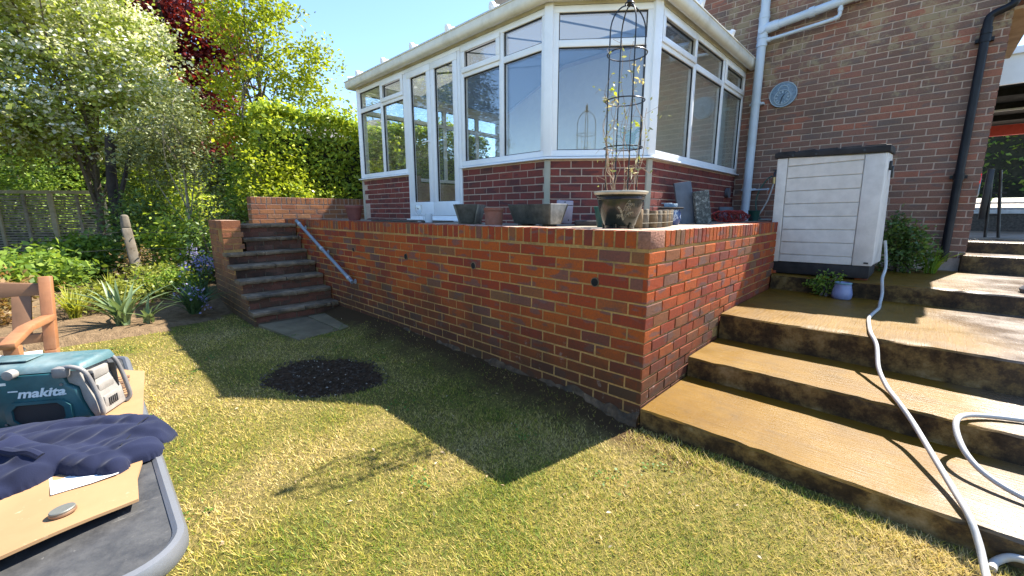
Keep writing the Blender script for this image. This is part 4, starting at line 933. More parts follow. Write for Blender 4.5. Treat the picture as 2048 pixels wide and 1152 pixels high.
# slate slabs leaning on the base wall
M_SLATE2 = plain('grey_slate', (.10, .115, .135), .7, var=.2, scale=8, bump=.4, bscale=30); 
def speck():
    t_ = NT('lichened_slab'); c = t_.ramp(t_.noise(34, 5, .7), [(.40, (.06, .065, .06)), (.55, (.12, .125, .11)), (.66, (.38, .38, .34))]); return t_.pbr(c, .9, 0, .3, t_.bump(t_.noise(60, 4, .7), .7, .008))
m = MB(); m.box(-.10, .10, -.014, .014, 0, .46); o = m.build('slate_slab', M_SLATE2, None, bev=.004, loc=(-.74, 2.44, ZP), rot=(R(-8), R(-8), R(52))); tag(o, 'tall smooth grey slate slab leaning against the conservatory base', 'slab')
m = MB(); m.box(-.085, .085, -.03, .03, 0, .36); o = m.build('stone_slab', speck(), None, bev=.012, loc=(-.60, 2.52, ZP), rot=(R(-7), R(-6), R(48))); tag(o, 'shorter lichen speckled stone slab leaning in front of the smooth slate', 'slab')
# red cable bundle
t = thing('cable_bundle', 'tangled bundle of red cable lying on the terrace by the soil pipe', 'cable', (-.66, 3.7, ZP)); m = MB(); rr_ = random.Random(9)
for k in range(15):
    cx = rr_.uniform(-.05, .06); cy = -.38+.76*k/14; P = []
    for q in range(15): a = q/14*2*PI*1.0; P.append((cx+rr_.uniform(.05, .09)*math.cos(a), cy+rr_.uniform(.13, .20)*math.cos(a+.5)*rr_.uniform(.5, 1), .07+.065*math.sin(a)+rr_.uniform(-.01, .015)))
    m.tube(bez(P, 3), .0062, 5)
m.build('coils', plain('red_cable', (.36, .035, .03), .35, var=.2, scale=40), t, smooth=True)
m = MB(); P = bez([(.0, .4, .02), (.06, .6, .1), (.02, .75, .04), (.1, .9, .03), (.2, .95, .01)], 6); m.tube(P, .007, 6); m.tube(bez([(.02, .5, .1), (.09, .62, .02), (.03, .7, .12), (.11, .82, .01)], 6), .006, 6); m.build('lead', M_BLACK, t, smooth=True)
m = MB(); m.box(-.12, .12, -.015, .015, 0, .2); o = m.build('slate_tile', M_SLATE2, None, bev=.003, loc=(-.82, 4.05, ZP), rot=(R(-12), 0, R(62))); tag(o, 'small dark slate tile leaning behind the red cable', 'slab')
m = MB(); m.lathe([(0, 0), (.06, 0), (.075, .14), (.08, .145), (.07, .15), (.06, .12), (0, .1)], n=20); o = m.build('flower_pot', bpy.data.materials['green_plastic'], None, smooth=True, loc=(-.58, 4.42, ZP)); tag(o, 'small dark green pot at the foot of the soil pipe', 'flower pot')
# drain cover on the base wall
m = MB(); m.tube([(-.975, 4.42+.0, 1.47), (-.93, 4.42, 1.47)], .07, 24); o = m.build('wall_vent', plain('vent_grey', (.10, .10, .11), .6), None, smooth=True, loc=(0, 0, 0)); tag(o, 'round dark vent on the brick base beside the soil pipe', 'vent')
# blue pot on the tread below the box
t = lathe_pot('ceramic_pot', 'small lilac blue ceramic pot on the concrete step before the storage box', 'plant pot', (.655, 2.83, .356), [(0, 0), (.07, 0), (.078, .01), (.082, .05), (.068, .125), (.062, .15), (.066, .158), (.058, .16), (.054, .14), (0, .12)], plain('lilac_glaze', (.22, .25, .40), .35, var=.2, scale=9))
MB().lathe([(.0635, .145), (.069, .152), (.067, .161), (.058, .162)], n=32, caps=False).build('rim', plain('turquoise_glaze', (.14, .28, .32), .3), t, smooth=True)
m = MB(); m.lathe([(0, 0), (.12, .0), (.14, .05), (.10, .10), (0, .115)], n=14); o = m.build('grey_rock', plain('rock', (.10, .10, .11), .9, bump=.6), None, smooth=True, loc=(1.93, 3.25, .50)); tag(o, 'rounded grey rock lying on the upper concrete step', 'rock')
# ---------------------------------------------------------------- garden table with things on it
ZB = .60
TB = thing('garden_table', 'dark topped garden table with a grey rounded metal rim, in the sun on the lawn', 'table', (-.5, -2.75, -.12)); off = (-.5, -2.75, -.12)
def rrect(x0, x1, y0, y1, r, n=10):
    out = []
    for cx, cy, a0 in ((x1-r, y1-r, 0), (x0+r, y1-r, PI/2), (x0+r, y0+r, PI), (x1-r, y0+r, 3*PI/2)):
        for i in range(n+1): a = a0+PI/2*i/n; out.append((cx+r*math.cos(a), cy+r*math.sin(a)))
    return out
def tabletop():
    t = NT('scratched_black_top'); c = t.ramp(t.noise(18, 6, .75), [(.35, (.035, .035, .036)), (.65, (.075, .073, .07))])
    s1 = t.noise(28, 6, .8, stretch=(1, .12, 1)); s2 = t.noise(60, 5, .8)
    c = t.mix(t.ramp(s1, [(.62, 0.), (.72, .6)]), c, (.30, .28, .25)); c = t.mix(t.ramp(s2, [(.64, 0.), (.72, .7)]), c, (.33, .31, .28))
    return t.pbr(c, t.ramp(s2, [(.4, .42), (.7, .7)]), 0, .5, t.bump(s2, .15, .003))
X0, X1, Y0, Y1 = -1.25, .235, -3.3, -2.19
m = MB(off); m.prism(rrect(X0+.021, X1-.021, Y0+.021, Y1-.021, .07), ZB-.012, ZB); m.build('table_top', tabletop(), TB)
m = MB(off); inn = rrect(X0+.022, X1-.022, Y0+.022, Y1-.022, .069); out = rrect(X0, X1, Y0, Y1, .09); n = len(inn); V = []; F = []
sec = [(0, ZB+.002), (.35, ZB+.007), (.8, ZB+.004), (1, ZB-.006), (1, ZB-.024), (.8, ZB-.032), (.1, ZB-.032)]
for t_, z in sec: V += [(a[0]+(b[0]-a[0])*t_, a[1]+(b[1]-a[1])*t_, z) for a, b in zip(inn, out)]
k = len(sec)
for i in range(k):
    for j in range(n): F.append((i*n+j, ((i+1) % k)*n+j, ((i+1) % k)*n+(j+1) % n, i*n+(j+1) % n))
m.add(V, F).build('rim', plain('grey_powder_coat', (.15, .155, .165), .4, metal=.2, var=.08), TB, smooth=True)
for x, y in ((X0+.15, Y0+.15), (X1-.15, Y0+.15), (X0+.15, Y1-.15), (X1-.15, Y1-.15)):
    m = MB(off); m.tube([(x, y, ZB-.013), (x*1.0, y, -.12)], .018, 12); m.build('leg', bpy.data.materials['grey_powder_coat'], TB, smooth=True)
# cardboard
def cardboard():
    t = NT('cardboard'); c = t.ramp(t.noise(3.5, 5, .6), [(.3, (.30, .175, .085)), (.7, (.38, .23, .115))]); c = t.mix(t.ramp(t.noise(26, 5, .75), [(.63, 0.), (.7, .6)]), c, (.55, .42, .27))
    c = t.mix(t.ramp(t.noise(11, 6, .7), [(.62, 0.), (.75, .5)]), c, (.34, .20, .10)); return t.pbr(c, .85, 0, .2, t.bump(t.noise(8, 3, .5), .15, .006))
M_CARD = cardboard(); M_CARDE = plain('cardboard_edge', (.52, .42, .30), .9, var=.2, scale=60)
def sheet(name, label, poly, z, dz, th=.006, cat='cardboard', mat=None):
    """gently warped board; poly = outline, z base, dz(x,y) warp"""
    cx = sum(p[0] for p in poly)/len(poly); cy = sum(p[1] for p in poly)/len(poly); n = len(poly); dens = []
    for (x0, y0), (x1, y1) in zip(poly, poly[1:]+poly[:1]):
        for i in range(8): t_ = i/8; dens.append((x0+(x1-x0)*t_, y0+(y1-y0)*t_))
    N = len(dens); V = []; F = []; rings = 8
    for s_, zoff in ((1, th), (-1, 0)):
        for q in range(rings+1):
            f = 1-q/rings*.999
            for x, y in dens: X = cx+(x-cx)*f; Y = cy+(y-cy)*f; V.append((X-cx, Y-cy, dz(X, Y)+zoff))
    M = (rings+1)*N
    for q in range(rings):
        for j_ in range(N):
            a = q*N+j_; b = q*N+(j_+1) % N; F += [(a, b, b+N, a+N), (M+a, M+a+N, M+b+N, M+b)]
    for j_ in range(N): F.append((j_, M+j_, M+(j_+1) % N, (j_+1) % N))
    o = MB().add(V, F).build(name, mat or M_CARD, None, smooth=True, loc=(cx, cy, z)); return tag(o, label, cat), (cx, cy, z)
wob = lambda x, y: .003+.004*math.sin(x*9+y*5)**2
C1, c1 = sheet('cardboard_sheet', 'brown cardboard strip printed with the word furniture, at the far end of the table', [(-1.00, -2.60), (-.995, -2.255), (-.93, -2.205), (-.89, -2.165), (-.46, -2.205), (-.46, -2.60)], ZB+.001, lambda x, y: .004+.003*math.sin(x*11)**2+max(0, -x-.8)*.05)
C2, c2 = sheet('cardboard_sheet', 'broad brown cardboard sheet in front of the navy sweatshirt on the table', [(-.42, -2.95), (-.36, -2.27), (-.185, -2.225), (-.09, -2.243), (.025, -2.248), (.036, -2.31), (.062, -2.42), (.09, -2.62), (.11, -2.95)], ZB+.002, lambda x, y: .004+.022*max(0, (x+.12)/.2)**2+.003*math.sin(y*14)**2)
C3, c3 = sheet('cardboard_sheet', 'folded cardboard flap tucked under the sweatshirt at the table edge of the broad sheet', [(-.36, -2.95), (-.34, -2.44), (-.27, -2.435), (-.15, -2.95)], ZB+.012, lambda x, y: .004+.002*math.sin(x*20))
PAPER, pz = sheet('paper_sheet', 'white scrap of paper with a pencil scribble on the broad cardboard', [(-.25, -2.38), (-.25, -2.27), (-.196, -2.243), (-.128, -2.272), (-.124, -2.315), (-.13, -2.372)], ZB+.013, lambda x, y: .001+.004*max(0, (x+.2)/.1), .0008, 'paper', plain('white_paper', (.70, .70, .68), .8, var=.03))
def text_obj(s, size, name, mat, parent, M, shear=0, extrude=.0004, bold=0, sx=1):
    cu_ = bpy.data.curves.new(name, 'FONT'); cu_.body = s; cu_.size = size; cu_.extrude = extrude; cu_.shear = shear; cu_.offset = bold; cu_.align_x = 'CENTER'; cu_.align_y = 'CENTER'; cu_.resolution_u = 4
    tmp = bpy.data.objects.new(name, cu_); COL.objects.link(tmp); dg = bpy.context.evaluated_depsgraph_get(); me = bpy.data.meshes.new_from_object(tmp.evaluated_get(dg)); bpy.data.objects.remove(tmp)
    me.transform(M @ Matrix.Diagonal((sx, 1, 1, 1))); me.materials.clear(); me.materials.append(mat); o = bpy.data.objects.new(name, me); COL.objects.link(o); o.parent = parent; return o
M_INK = plain('brown_ink', (.16, .09, .05), .8)
# the word runs along the strip, letters standing across it
Mx = Matrix.Translation((-.745-c1[0], -2.235-c1[1], .0145)) @ Matrix.Rotation(R(-4), 4, 'Z')
text_obj('FURNITURE', .052, 'printed_word', M_INK, C1, Mx, sx=1.0)
m = MB(); P = bez([(-.175, -2.30, 0), (-.165, -2.275, 0), (-.15, -2.268, 0), (-.157, -2.28, 0), (-.145, -2.284, 0), (-.147, -2.27, 0)], 5); m.tube([(p.x-pz[0], p.y-pz[1], .005) for p in P], .0008, 4); m.build('scribble', M_BLACK, PAPER)
t = thing('metal_disc', 'small stack of two round metal discs on the broad cardboard', 'disc', (-.028, -2.352, ZB+.022), R(10)); t.rotation_euler = (R(3), R(-5), 0)
MB().lathe([(0, 0), (.019, 0), (.0195, .003), (.0185, .005), (0, .005)], n=26).build('lower_disc', plain('copper_disc', (.28, .17, .10), .5, metal=.6), t, smooth=True)
MB().lathe([(0, .0052), (.018, .0052), (.0185, .008), (.0175, .0095), (0, .0095)], n=26).build('upper_disc', plain('grey_disc', (.20, .20, .17), .55, metal=.5), t, smooth=True)
# ---------------------------------------------------------------- sweatshirt: heaped folds of cloth
def cloth_mat():
    t = NT('navy_fleece'); c = t.ramp(t.noise(9, 4, .6), [(.3, (.007, .010, .028)), (.7, (.013, .017, .045))]); c = t.mix(t.ramp(t.noise(40, 6, .8), [(.66, 0.), (.78, .35)]), c, (.12, .12, .15))
    return t.pbr(c, .9, 0, .2, t.bump(t.noise(420, 2, .6), .25, .002), sheen=.08)
SW = thing('sweatshirt', 'crumpled navy sweatshirt thrown across the table in front of the radio', 'sweatshirt', (-.45, -2.45, ZB))
folds = [  # (points, radius, height)
    ([(-.53, -2.90), (-.52, -2.60), (-.50, -2.42), (-.44, -2.29), (-.36, -2.20), (-.285, -2.163)], .058, .042), ([(-.47, -2.90), (-.46, -2.62), (-.44, -2.45), (-.37, -2.31), (-.28, -2.19)], .044, .054),
    ([(-.40, -2.90), (-.385, -2.64), (-.385, -2.49), (-.345, -2.41), (-.27, -2.36)], .050, .074), ([(-.33, -2.80), (-.315, -2.6), (-.30, -2.48), (-.255, -2.40), (-.232, -2.37)], .040, .050), ([(-.26, -2.62), (-.235, -2.47), (-.225, -2.40)], .032, .024),
    ([(-.39, -2.36), (-.33, -2.28), (-.26, -2.225), (-.21, -2.20)], .046, .040), ([(-.33, -2.33), (-.25, -2.275), (-.175, -2.245)], .034, .036), ([(-.34, -2.47), (-.305, -2.425), (-.32, -2.385), (-.36, -2.40)], .026, .092), ([(-.42, -2.34), (-.40, -2.26), (-.34, -2.20)], .026, .058), ([(-.30, -2.33), (-.24, -2.31), (-.19, -2.275)], .026, .040)]
gx = np.linspace(-.62, -.13, 180); gy = np.linspace(-2.98, -2.10, 260); GX, GY = np.meshgrid(gx, gy); Hh = np.zeros_like(GX); cover = np.full(GX.shape, 9.)
def segd(P, X, Y):
    d = np.full(X.shape, 9.)
    for (x0, y0), (x1, y1) in zip(P, P[1:]):
        dx, dy = x1-x0, y1-y0; t_ = np.clip(((X-x0)*dx+(Y-y0)*dy)/(dx*dx+dy*dy), 0, 1); d = np.minimum(d, np.hypot(X-x0-t_*dx, Y-y0-t_*dy))
    return d
wx_ = .010*np.sin(GX*38+GY*15)+.008*np.sin(GY*46-GX*22); 
for P, r_, h in folds:
    P = [(p.x, p.y) for p in bez([(q[0], q[1]-.035, 0) for q in P], 5)]; d = segd(P, GX+wx_*.6, GY+wx_*.5); prof = h*np.sqrt(np.clip(1-(d/r_)**2, 0, 1)); Hh = np.maximum(Hh, prof); cover = np.minimum(cover, d/r_)
for a, fq, am, ph in ((.30, 105, .011, .0), (-.25, 150, .008, 1.), (.75, 210, .0045, 2.)):
    wv = np.sin((GX*math.cos(a)+GY*math.sin(a)*.35)*fq*.5+1.6*np.sin(GY*11+ph)+.9*np.sin(GX*17-GY*7+ph)); msk = .35+.65*np.clip(.5+.8*np.sin(GX*9+GY*14+3*ph)*np.sin(GY*6+ph), 0, 1)
    Hh += am*(1-np.abs(wv))**1.4*msk*np.clip(Hh/.03, 0, 1)
for _ in range(3): Hh[1:-1, 1:-1] = (Hh[1:-1, 1:-1]*2+Hh[:-2, 1:-1]+Hh[2:, 1:-1]+Hh[1:-1, :-2]+Hh[1:-1, 2:])/6
hang = np.clip((GY+2.185)/.05, 0, 1)
Hh *= .8; Zc = Hh+.004-hang*.035
keep = cover < 1.0
idx = -np.ones(GX.shape, int); idx[keep] = np.arange(keep.sum()); Vc = np.stack([GX[keep]+.45, GY[keep]+2.45, Zc[keep]+.008], -1)
q = keep[:-1, :-1] & keep[1:, :-1] & keep[:-1, 1:] & keep[1:, 1:]; ii, jj = np.nonzero(q); Fc = np.stack([idx[ii, jj], idx[ii, jj+1], idx[ii+1, jj+1], idx[ii+1, jj]], -1)
me = fastmesh('cloth', Vc, Fc); bm = bmesh.new(); bm.from_mesh(me)      # close the rim down to the table so the heap is solid
be = [e for e in bm.edges if len(e.link_faces) == 1]; g = bmesh.ops.extrude_edge_only(bm, edges=be); 
for v in [x for x in g['geom'] if isinstance(x, bmesh.types.BMVert)]: v.co.z = min(v.co.z-.004, .003) if v.co.y < .26 else v.co.z-.008
bmesh.ops.smooth_vert(bm, verts=bm.verts, factor=.5, use_axis_x=True, use_axis_y=True, use_axis_z=True)
for f in bm.faces: f.smooth = True
bm.to_mesh(me); bm.free(); CLM = cloth_mat(); ob('cloth', me, CLM, SW)
def on_cloth(x, y): i = int(np.clip(np.searchsorted(gy, y), 1, len(gy)-1)); k = int(np.clip(np.searchsorted(gx, x), 1, len(gx)-1)); return (x+.45, y+2.45, float(Zc[i, k])+.0095)
m = MB(); m.tube([on_cloth(x, y) for x, y in ((-.365, -2.185), (-.33, -2.20), (-.29, -2.22), (-.25, -2.24), (-.215, -2.26))], .0011, 5); m.build('seam', M_BLACK, SW, smooth=True)
m = MB(); m.tube(bez([on_cloth(-.30, -2.44), on_cloth(-.275, -2.42), on_cloth(-.255, -2.40), on_cloth(-.24, -2.385)], 4), .009, 8); m.build('cuff', CLM, SW, smooth=True)
# ---------------------------------------------------------------- site radio
RD = thing('site_radio', 'dusty dark teal jobsite radio with grey roll cage on the garden table', 'radio', (-.629, -2.364, ZB+.012), R(58)); RD.scale = (.88, .88, .88)
M_TEAL = plain('teal_plastic', (.012, .075, .085), .38, var=.25, scale=18, bump=.08, dirt=(.10, .16, .16, .35)); M_TEALT = plain('dusty_teal_top', (.055, .12, .13), .5, var=.3, scale=14, dirt=(.30, .33, .31, .6))
M_GREYP = plain('dusty_grey_plastic', (.26, .24, .215), .6, var=.25, scale=22, bump=.2, dirt=(.18, .16, .14, .6)); M_BAR = plain('grey_bar', (.15, .14, .135), .5, var=.2, dirt=(.5, .46, .4, .5))
m = MB(); m.prism([(-.17, .0), (.125, .0), (.112, .03), (.10, .07), (.095, .11), (.07, .125), (.062, .165), (-.17, .165)], -.068, .07, 'y'); m.build('front_shell', M_TEAL, RD, bev=.006)
m = MB(); m.hexa([(-.18, -.066, .166), (.115, -.066, .166), (.13, .075, .166), (-.18, .075, .166)], [(-.17, -.05, .188), (.10, -.05, .188), (.118, .07, .196), (-.17, .07, .196)]); m.build('top_lid', M_TEALT, RD, bev=.008)
m = MB(); m.prism([(.064, .166), (.072, .128), (.097, .113), (.102, .07), (.114, .03), (.127, .0), (.140, .004), (.134, .06), (.122, .10), (.104, .165), (.094, .172)], -.060, .066, 'y'); m.build('side_panel', M_GREYP, RD, bev=.004)
for z0, z1 in ((.02, .062), (.075, .105), (.12, .155)):
    m = MB(); m.box(.118-.18*z0, .143-.18*z0, -.030, .042, z0, z1); m.build('side_rib', M_GREYP, RD, bev=.006)
for y in (-.062, .072):
    m = MB(); m.tube(bez([(.065, y, .178), (.095, y-.008, .182), (.122, y-.006, .166), (.134, y, .12), (.145, y, .06), (.148, y, .02), (.138, y*.9, .004)], 6), .0068, 10); m.build('roll_bar', M_BAR, RD, smooth=True)
m = MB(); m.box(.045, .085, -.080, -.05, .150, .184); m.build('bar_mount', M_BAR, RD, bev=.008)
def octo(a, b, c): return [(-a, b+c), (-a+c, b), (a-c, b), (a, b+c), (a, .082-c), (a-c, .082), (-a+c, .082), (-a, .082-c)]
m = MB(); outp = [(x-.005, z) for x, z in octo(.082, .0, .02)]; inp = [(x*.8-.005, .041+(z-.041)*.78) for x, z in octo(.082, .0, .02)]; n = 8
V = [(x, -.069, z) for x, z in outp]+[(x, -.077, z) for x, z in outp]+[(x, -.077, z) for x, z in inp]+[(x, -.0692, z) for x, z in inp]; F = []
for k in range(3):
    for i in range(n): F.append((k*n+i, k*n+(i+1) % n, (k+1)*n+(i+1) % n, (k+1)*n+i))
sg = m.add(V, F).build('speaker_surround', M_TEAL, RD)
m = MB(); m.prism(inp, -.0705, -.0688, 'y'); m.build('speaker_grille', plain('grille', (.02, .018, .02), .5, bump=.8, bscale=900), sg)
M_LOGO = plain('logo_white', (.62, .66, .66), .5, var=.06)
Mx = Matrix.Translation((.005, -.0692, .106)) @ Matrix.Rotation(PI/2, 4, 'X')
text_obj('makita', .038, 'logo', M_LOGO, RD, Mx, shear=.28, bold=.0011, sx=1.18, extrude=.0008)
m = MB(); m.box(-.074, -.050, -.070, -.0685, .1150, .1185); m.box(.053, .068, -.070, -.0685, .0950, .0985); m.build('logo_bar', M_LOGO, RD)
m = MB(); m.tube([(-.055, -.062, .173), (-.055, -.086, .173)], .015, 12); m.build('tuning_knob', M_GREYP, RD, bev=.003)
m = MB(); m.box(-.16, -.075, -.0695, -.066, .138, .146); m.build('display_strip', M_UPVC_OLD, RD)
m = MB(); m.box(-.16, -.05, -.02, .05, .1945, .199); m.build('handle_pad', M_TEALT, RD, bev=.004)
for z0, z1, y0, y1 in ((.063, .068, -.045, .05), (.109, .114, -.045, .05), (.012, .15, -.052, -.046), (.012, .15, .05, .056)):
    m = MB(); m.box(.112-.17*z0, .1345-.17*z0, y0, y1, z0, z1); m.build('side_groove', M_BLACK, RD)
for k in range(5): m = MB(); m.box(.13, .1415, -.015+k*.009, -.011+k*.009, .024, .05); m.build('vent_slot', M_BLACK, RD)
for x, z in ((-.095, .012), (.085, .010), (-.095, .125), (.06, .128)): m = MB(); m.tube([(x, -.071, z), (x, -.067, z)], .004, 8); m.build('screw', M_BAR, RD)
# ---------------------------------------------------------------- wooden garden bench
M_OAK = plain('warm_teak', (.30, .125, .05), .55, var=.2, scale=9, bump=.2, bscale=50, dirt=(.40, .22, .12, .5)); M_OAKD = plain('brown_teak', (.17, .085, .04), .6, var=.2, scale=9, bump=.2)
BN = thing('garden_bench', 'brown wooden garden bench with slatted seat and curved back rail near the flower bed', 'bench', (-2.90, -3.17, -.125), R(-10))
# local: x = towards the front, y = along the bench
Lb = 1.3
for s_ in (-1, 1):
    y = s_*Lb/2
    m = MB(); m.hexa([(-.10, y-.03, 0), (-.04, y-.03, 0), (-.04, y+.03, 0), (-.10, y+.03, 0)], [(-.20, y-.03, .42), (-.13, y-.03, .42), (-.13, y+.03, .42), (-.20, y+.03, .42)])
    m.hexa([(-.20, y-.0299, .4201), (-.13, y-.0299, .4201), (-.13, y+.0299, .4201), (-.20, y+.0299, .4201)], [(-.355, y-.03, .885), (-.295, y-.03, .89), (-.295, y+.03, .89), (-.355, y+.03, .885)]); m.build('back_post', M_OAK, BN, bev=.006)
    m = MB(); m.box(.40, .46, y-.03, y+.03, 0, .595); m.build('front_leg', M_OAK, BN, bev=.005)
    m = MB(); m.hexa([(-.24, y-.032, .60), (.2, y-.032, .625), (.2, y+.032, .625), (-.24, y+.032, .60)], [(-.24, y-.032, .64), (.2, y-.032, .66), (.2, y+.032, .66), (-.24, y+.032, .64)]); m.hexa([(.2001, y-.032, .625), (.5, y-.032, .596), (.5, y+.032, .596), (.2001, y+.032, .625)], [(.2001, y-.032, .66), (.5, y-.032, .628), (.5, y+.032, .628), (.2001, y+.032, .66)]); m.build('arm_rest', M_OAK, BN, bev=.005)
    m = MB(); m.box(-.13, .40, y-.02, y+.02, .34, .40); m.build('side_rail', M_OAK, BN, bev=.004)
m = MB(); V = []; F = []; n = 24
for i in range(n+1):
    y = -Lb/2+.03+(Lb-.06)*i/n; h = .84+.055*math.sin(PI*i/n); x = -.310-.02*math.sin(PI*i/n); V += [(x-.02, y, .765), (x+.015, y, .765), (x-.003, y, h), (x-.035, y, h)]
for i in range(n):
    for e in range(4): F.append((i*4+e, i*4+4+e, i*4+4+(e+1) % 4, i*4+(e+1) % 4))
F += [(0, 1, 2, 3), (n*4+3, n*4+2, n*4+1, n*4)]; m.add(V, F).build('top_rail', M_OAKD, BN, bev=.005)
m = MB(); m.box(-.205, -.17, -Lb/2+.03, Lb/2-.03, .47, .53); m.build('lower_rail', M_OAKD, BN, bev=.004)
for k in range(8):
    y = Lb/2-.12-k*.152; m = MB(); m.hexa([(-.20, y-.042, .528), (-.18, y-.042, .528), (-.18, y+.042, .528), (-.20, y+.042, .528)], [(-.318, y-.045, .768), (-.300, y-.045, .768), (-.300, y+.045, .768), (-.318, y+.045, .768)]); m.build('back_slat', M_OAKD, BN, bev=.003)
M_SEAT = plain('sunlit_slat', (.62, .58, .52), .6, var=.12, scale=8);  # pale wood colour stands in for sun on the rear slats
for k in range(6):
    x = -.11+k*.096; m = MB(); m.box(x-.042, x+.042, -Lb/2+.035, Lb/2-.035, .402, .424); m.build('seat_slat', M_SEAT if k < 4 else M_OAK, BN, bev=.003)
m = MB(); m.box(-.10, .16, -.3, .3, 0, .018); o = m.build('white_board', plain('white_board_paint', (.72, .72, .70), .5, var=.05), None, bev=.002, loc=(-2.92, -3.07, .305), rot=(0, 0, R(-6))); tag(o, 'white painted board lying on the seat of the wooden bench', 'board')
m = MB(); m.box(-.03, .03, -.02, .02, 0, .022); o = m.build('wood_offcut', M_GREYWOOD, None, bev=.003, loc=(-2.98, -2.64, .303), rot=(0, 0, R(20))); tag(o, 'small wood offcut on the bench seat beside the white board', 'offcut')
# ---------------------------------------------------------------- beyond the house corner: steps, paving, carport, drive
US = thing('upper_steps', 'two concrete steps leading up past the house corner to the paved yard', 'steps', (2.2, 4.7, .5)); off = (2.2, 4.7, .5)
M_CONC2 = plain('dry_concrete', (.36, .31, .25), .8, var=.2, scale=4, bump=.5, bscale=70, dirt=(.12, .10, .07, .7))
for y0, y1, z in ((4.69, 5.3, .705), (5.25, 6.2, .835)):
    m = MB(off); m.box(1.515 if y0 < 4.75 else 1.56, 3.8, y0, y1, .2, z); m.build('step', M_CONC, US, bev=.012)
m = MB(); m.box(1.56, 9, 6.15, 9.4, .3, .845); struct(m.build('yard_paving', M_CONC2))
m = MB(); m.box(1.56, 12, 9.4, 9.9, .3, 1.16); struct(m.build('gravel_bank', plain('dark_gravel', (.09, .08, .07), .95, var=.5, scale=30, bump=.9, bscale=60)))
m = MB(); m.hexa([(1.0, 9.9, .3), (14, 9.9, .3), (14, 40, .3), (1.0, 40, .3)], [(1.0, 9.9, 1.22), (14, 9.9, 1.22), (14, 40, 2.1), (1.0, 40, 2.1)]); struct(m.build('driveway', plain('pale_drive', (.42, .36, .29), .9, var=.2, scale=3)))
m = MB((4, 9.4, 1.1)); m.box(1.5, 8, 9.36, 9.44, 1.165, 1.235); o = m.build('white_kerb', plain('white_kerb', (.62, .64, .66), .6), None, loc=(4, 9.4, 1.1)); tag(o, 'white edging board along the raised drive beyond the yard', 'kerb')
CPT = thing('carport', 'open carport with white fascia, dark ceiling and red far beam behind the house', 'carport', (4, 10.5, .85)); off = (4, 10.5, .85)
m = MB(off); m.box(1.70, 8, 8.0, 8.06, 3.14, 3.62); m.build('fascia', M_UPVC, CPT); m = MB(off); m.box(1.70, 8, 7.93, 7.999, 3.56, 3.66); m.build('gutter', M_UPVC, CPT)
m = MB(off); m.box(1.6, 8, 8.061, 13.9, 3.30, 3.45); m.build('ceiling', M_DARK, CPT)
m = MB(off); m.box(1.6, 8, 13.7, 13.8, 3.04, 3.28); m.build('far_beam', plain('red_paint', (.40, .045, .03), .5), CPT)
for k in range(3): m = MB(off); m.box(1.7, 8, 9.2+k*1.5, 9.3+k*1.5, 3.18, 3.299); m.build('joist', M_DARK, CPT)
m = MB(off); m.box(1.8, 8, 10.6, 10.63, 3.14, 3.175); m.build('batten', M_UPVC, CPT)
for x, y in ((7.6, 8.2), (7.6, 13.6)): m = MB(off); m.box(x, x+.12, y, y+.12, .84, 3.3); m.build('post', M_UPVC, CPT)
# folding trestle by the house corner
TR = thing('folding_trestle', 'folded dark metal trestle standing in the yard by the house corner', 'trestle', (1.78, 6.4, .845)); M_MET = plain('dark_metal', (.05, .045, .04), .5, metal=.4)
for dx, tilt in ((-.02, -.16), (.10, .0)):
    for dy in (0, .07):
        m = MB(); m.tube([(dx+.05, dy, 0), (dx-tilt*.3-.05, dy+.02, .9)], .014, 8); m.build('leg', M_MET, TR)
for z in (.3, .6): m = MB(); m.tube([(.0, .03, z), (.14, .03, z)], .008, 6); m.build('brace', M_MET, TR)
m = MB(); m.box(-.07, -.01, -.02, .1, .25, .92); m.build('panel', M_BLACK, TR, bev=.005)
# parked car seen at the end of the drive
CA = thing('parked_car', 'dark grey blue car with red tail light parked at the end of the drive', 'car', (2.35, 16.2, 1.42)); M_CAR = plain('car_paint', (.05, .09, .14), .25, var=.1)
prof = [(0, .28), (.05, .75), (.25, .92), (.7, 1.28), (1.6, 1.38), (2.6, 1.3), (3.3, .92), (4.1, .82), (4.2, .35), (4.1, .22), (.1, .2)]
m = MB(); m.prism(prof, -1.55, 0.0, 'x'); 
m.V = [Vector((v.x, v.y, v.z)) for v in m.V]; m.build('body', M_CAR, CA, bev=.07, seg=3)
m = MB(); m.box(-1.3, -.25, .27, .30, .95, 1.22); m.build('rear_window', M_DARK, CA)
for x in (-1.53, -.17): m = MB(); m.box(x, x+.15, -.005, .12, .58, .90); m.build('tail_light', plain('tail_red', (.75, .02, .035), .25, var=.1) if x < -1 else bpy.data.materials['tail_red'], CA, bev=.02)
m = MB(); m.box(-1.5, -.05, -.06, .1, .3, .48); m.build('bumper', M_BLACK, CA, bev=.03)
for x in (-1.57, -.2):
    for y in (.8, 3.3): m = MB(); m.tube([(x, y, .3), (x+.2, y, .3)], .31, 20); m.build('wheel', M_BLACK, CA, bev=.03)

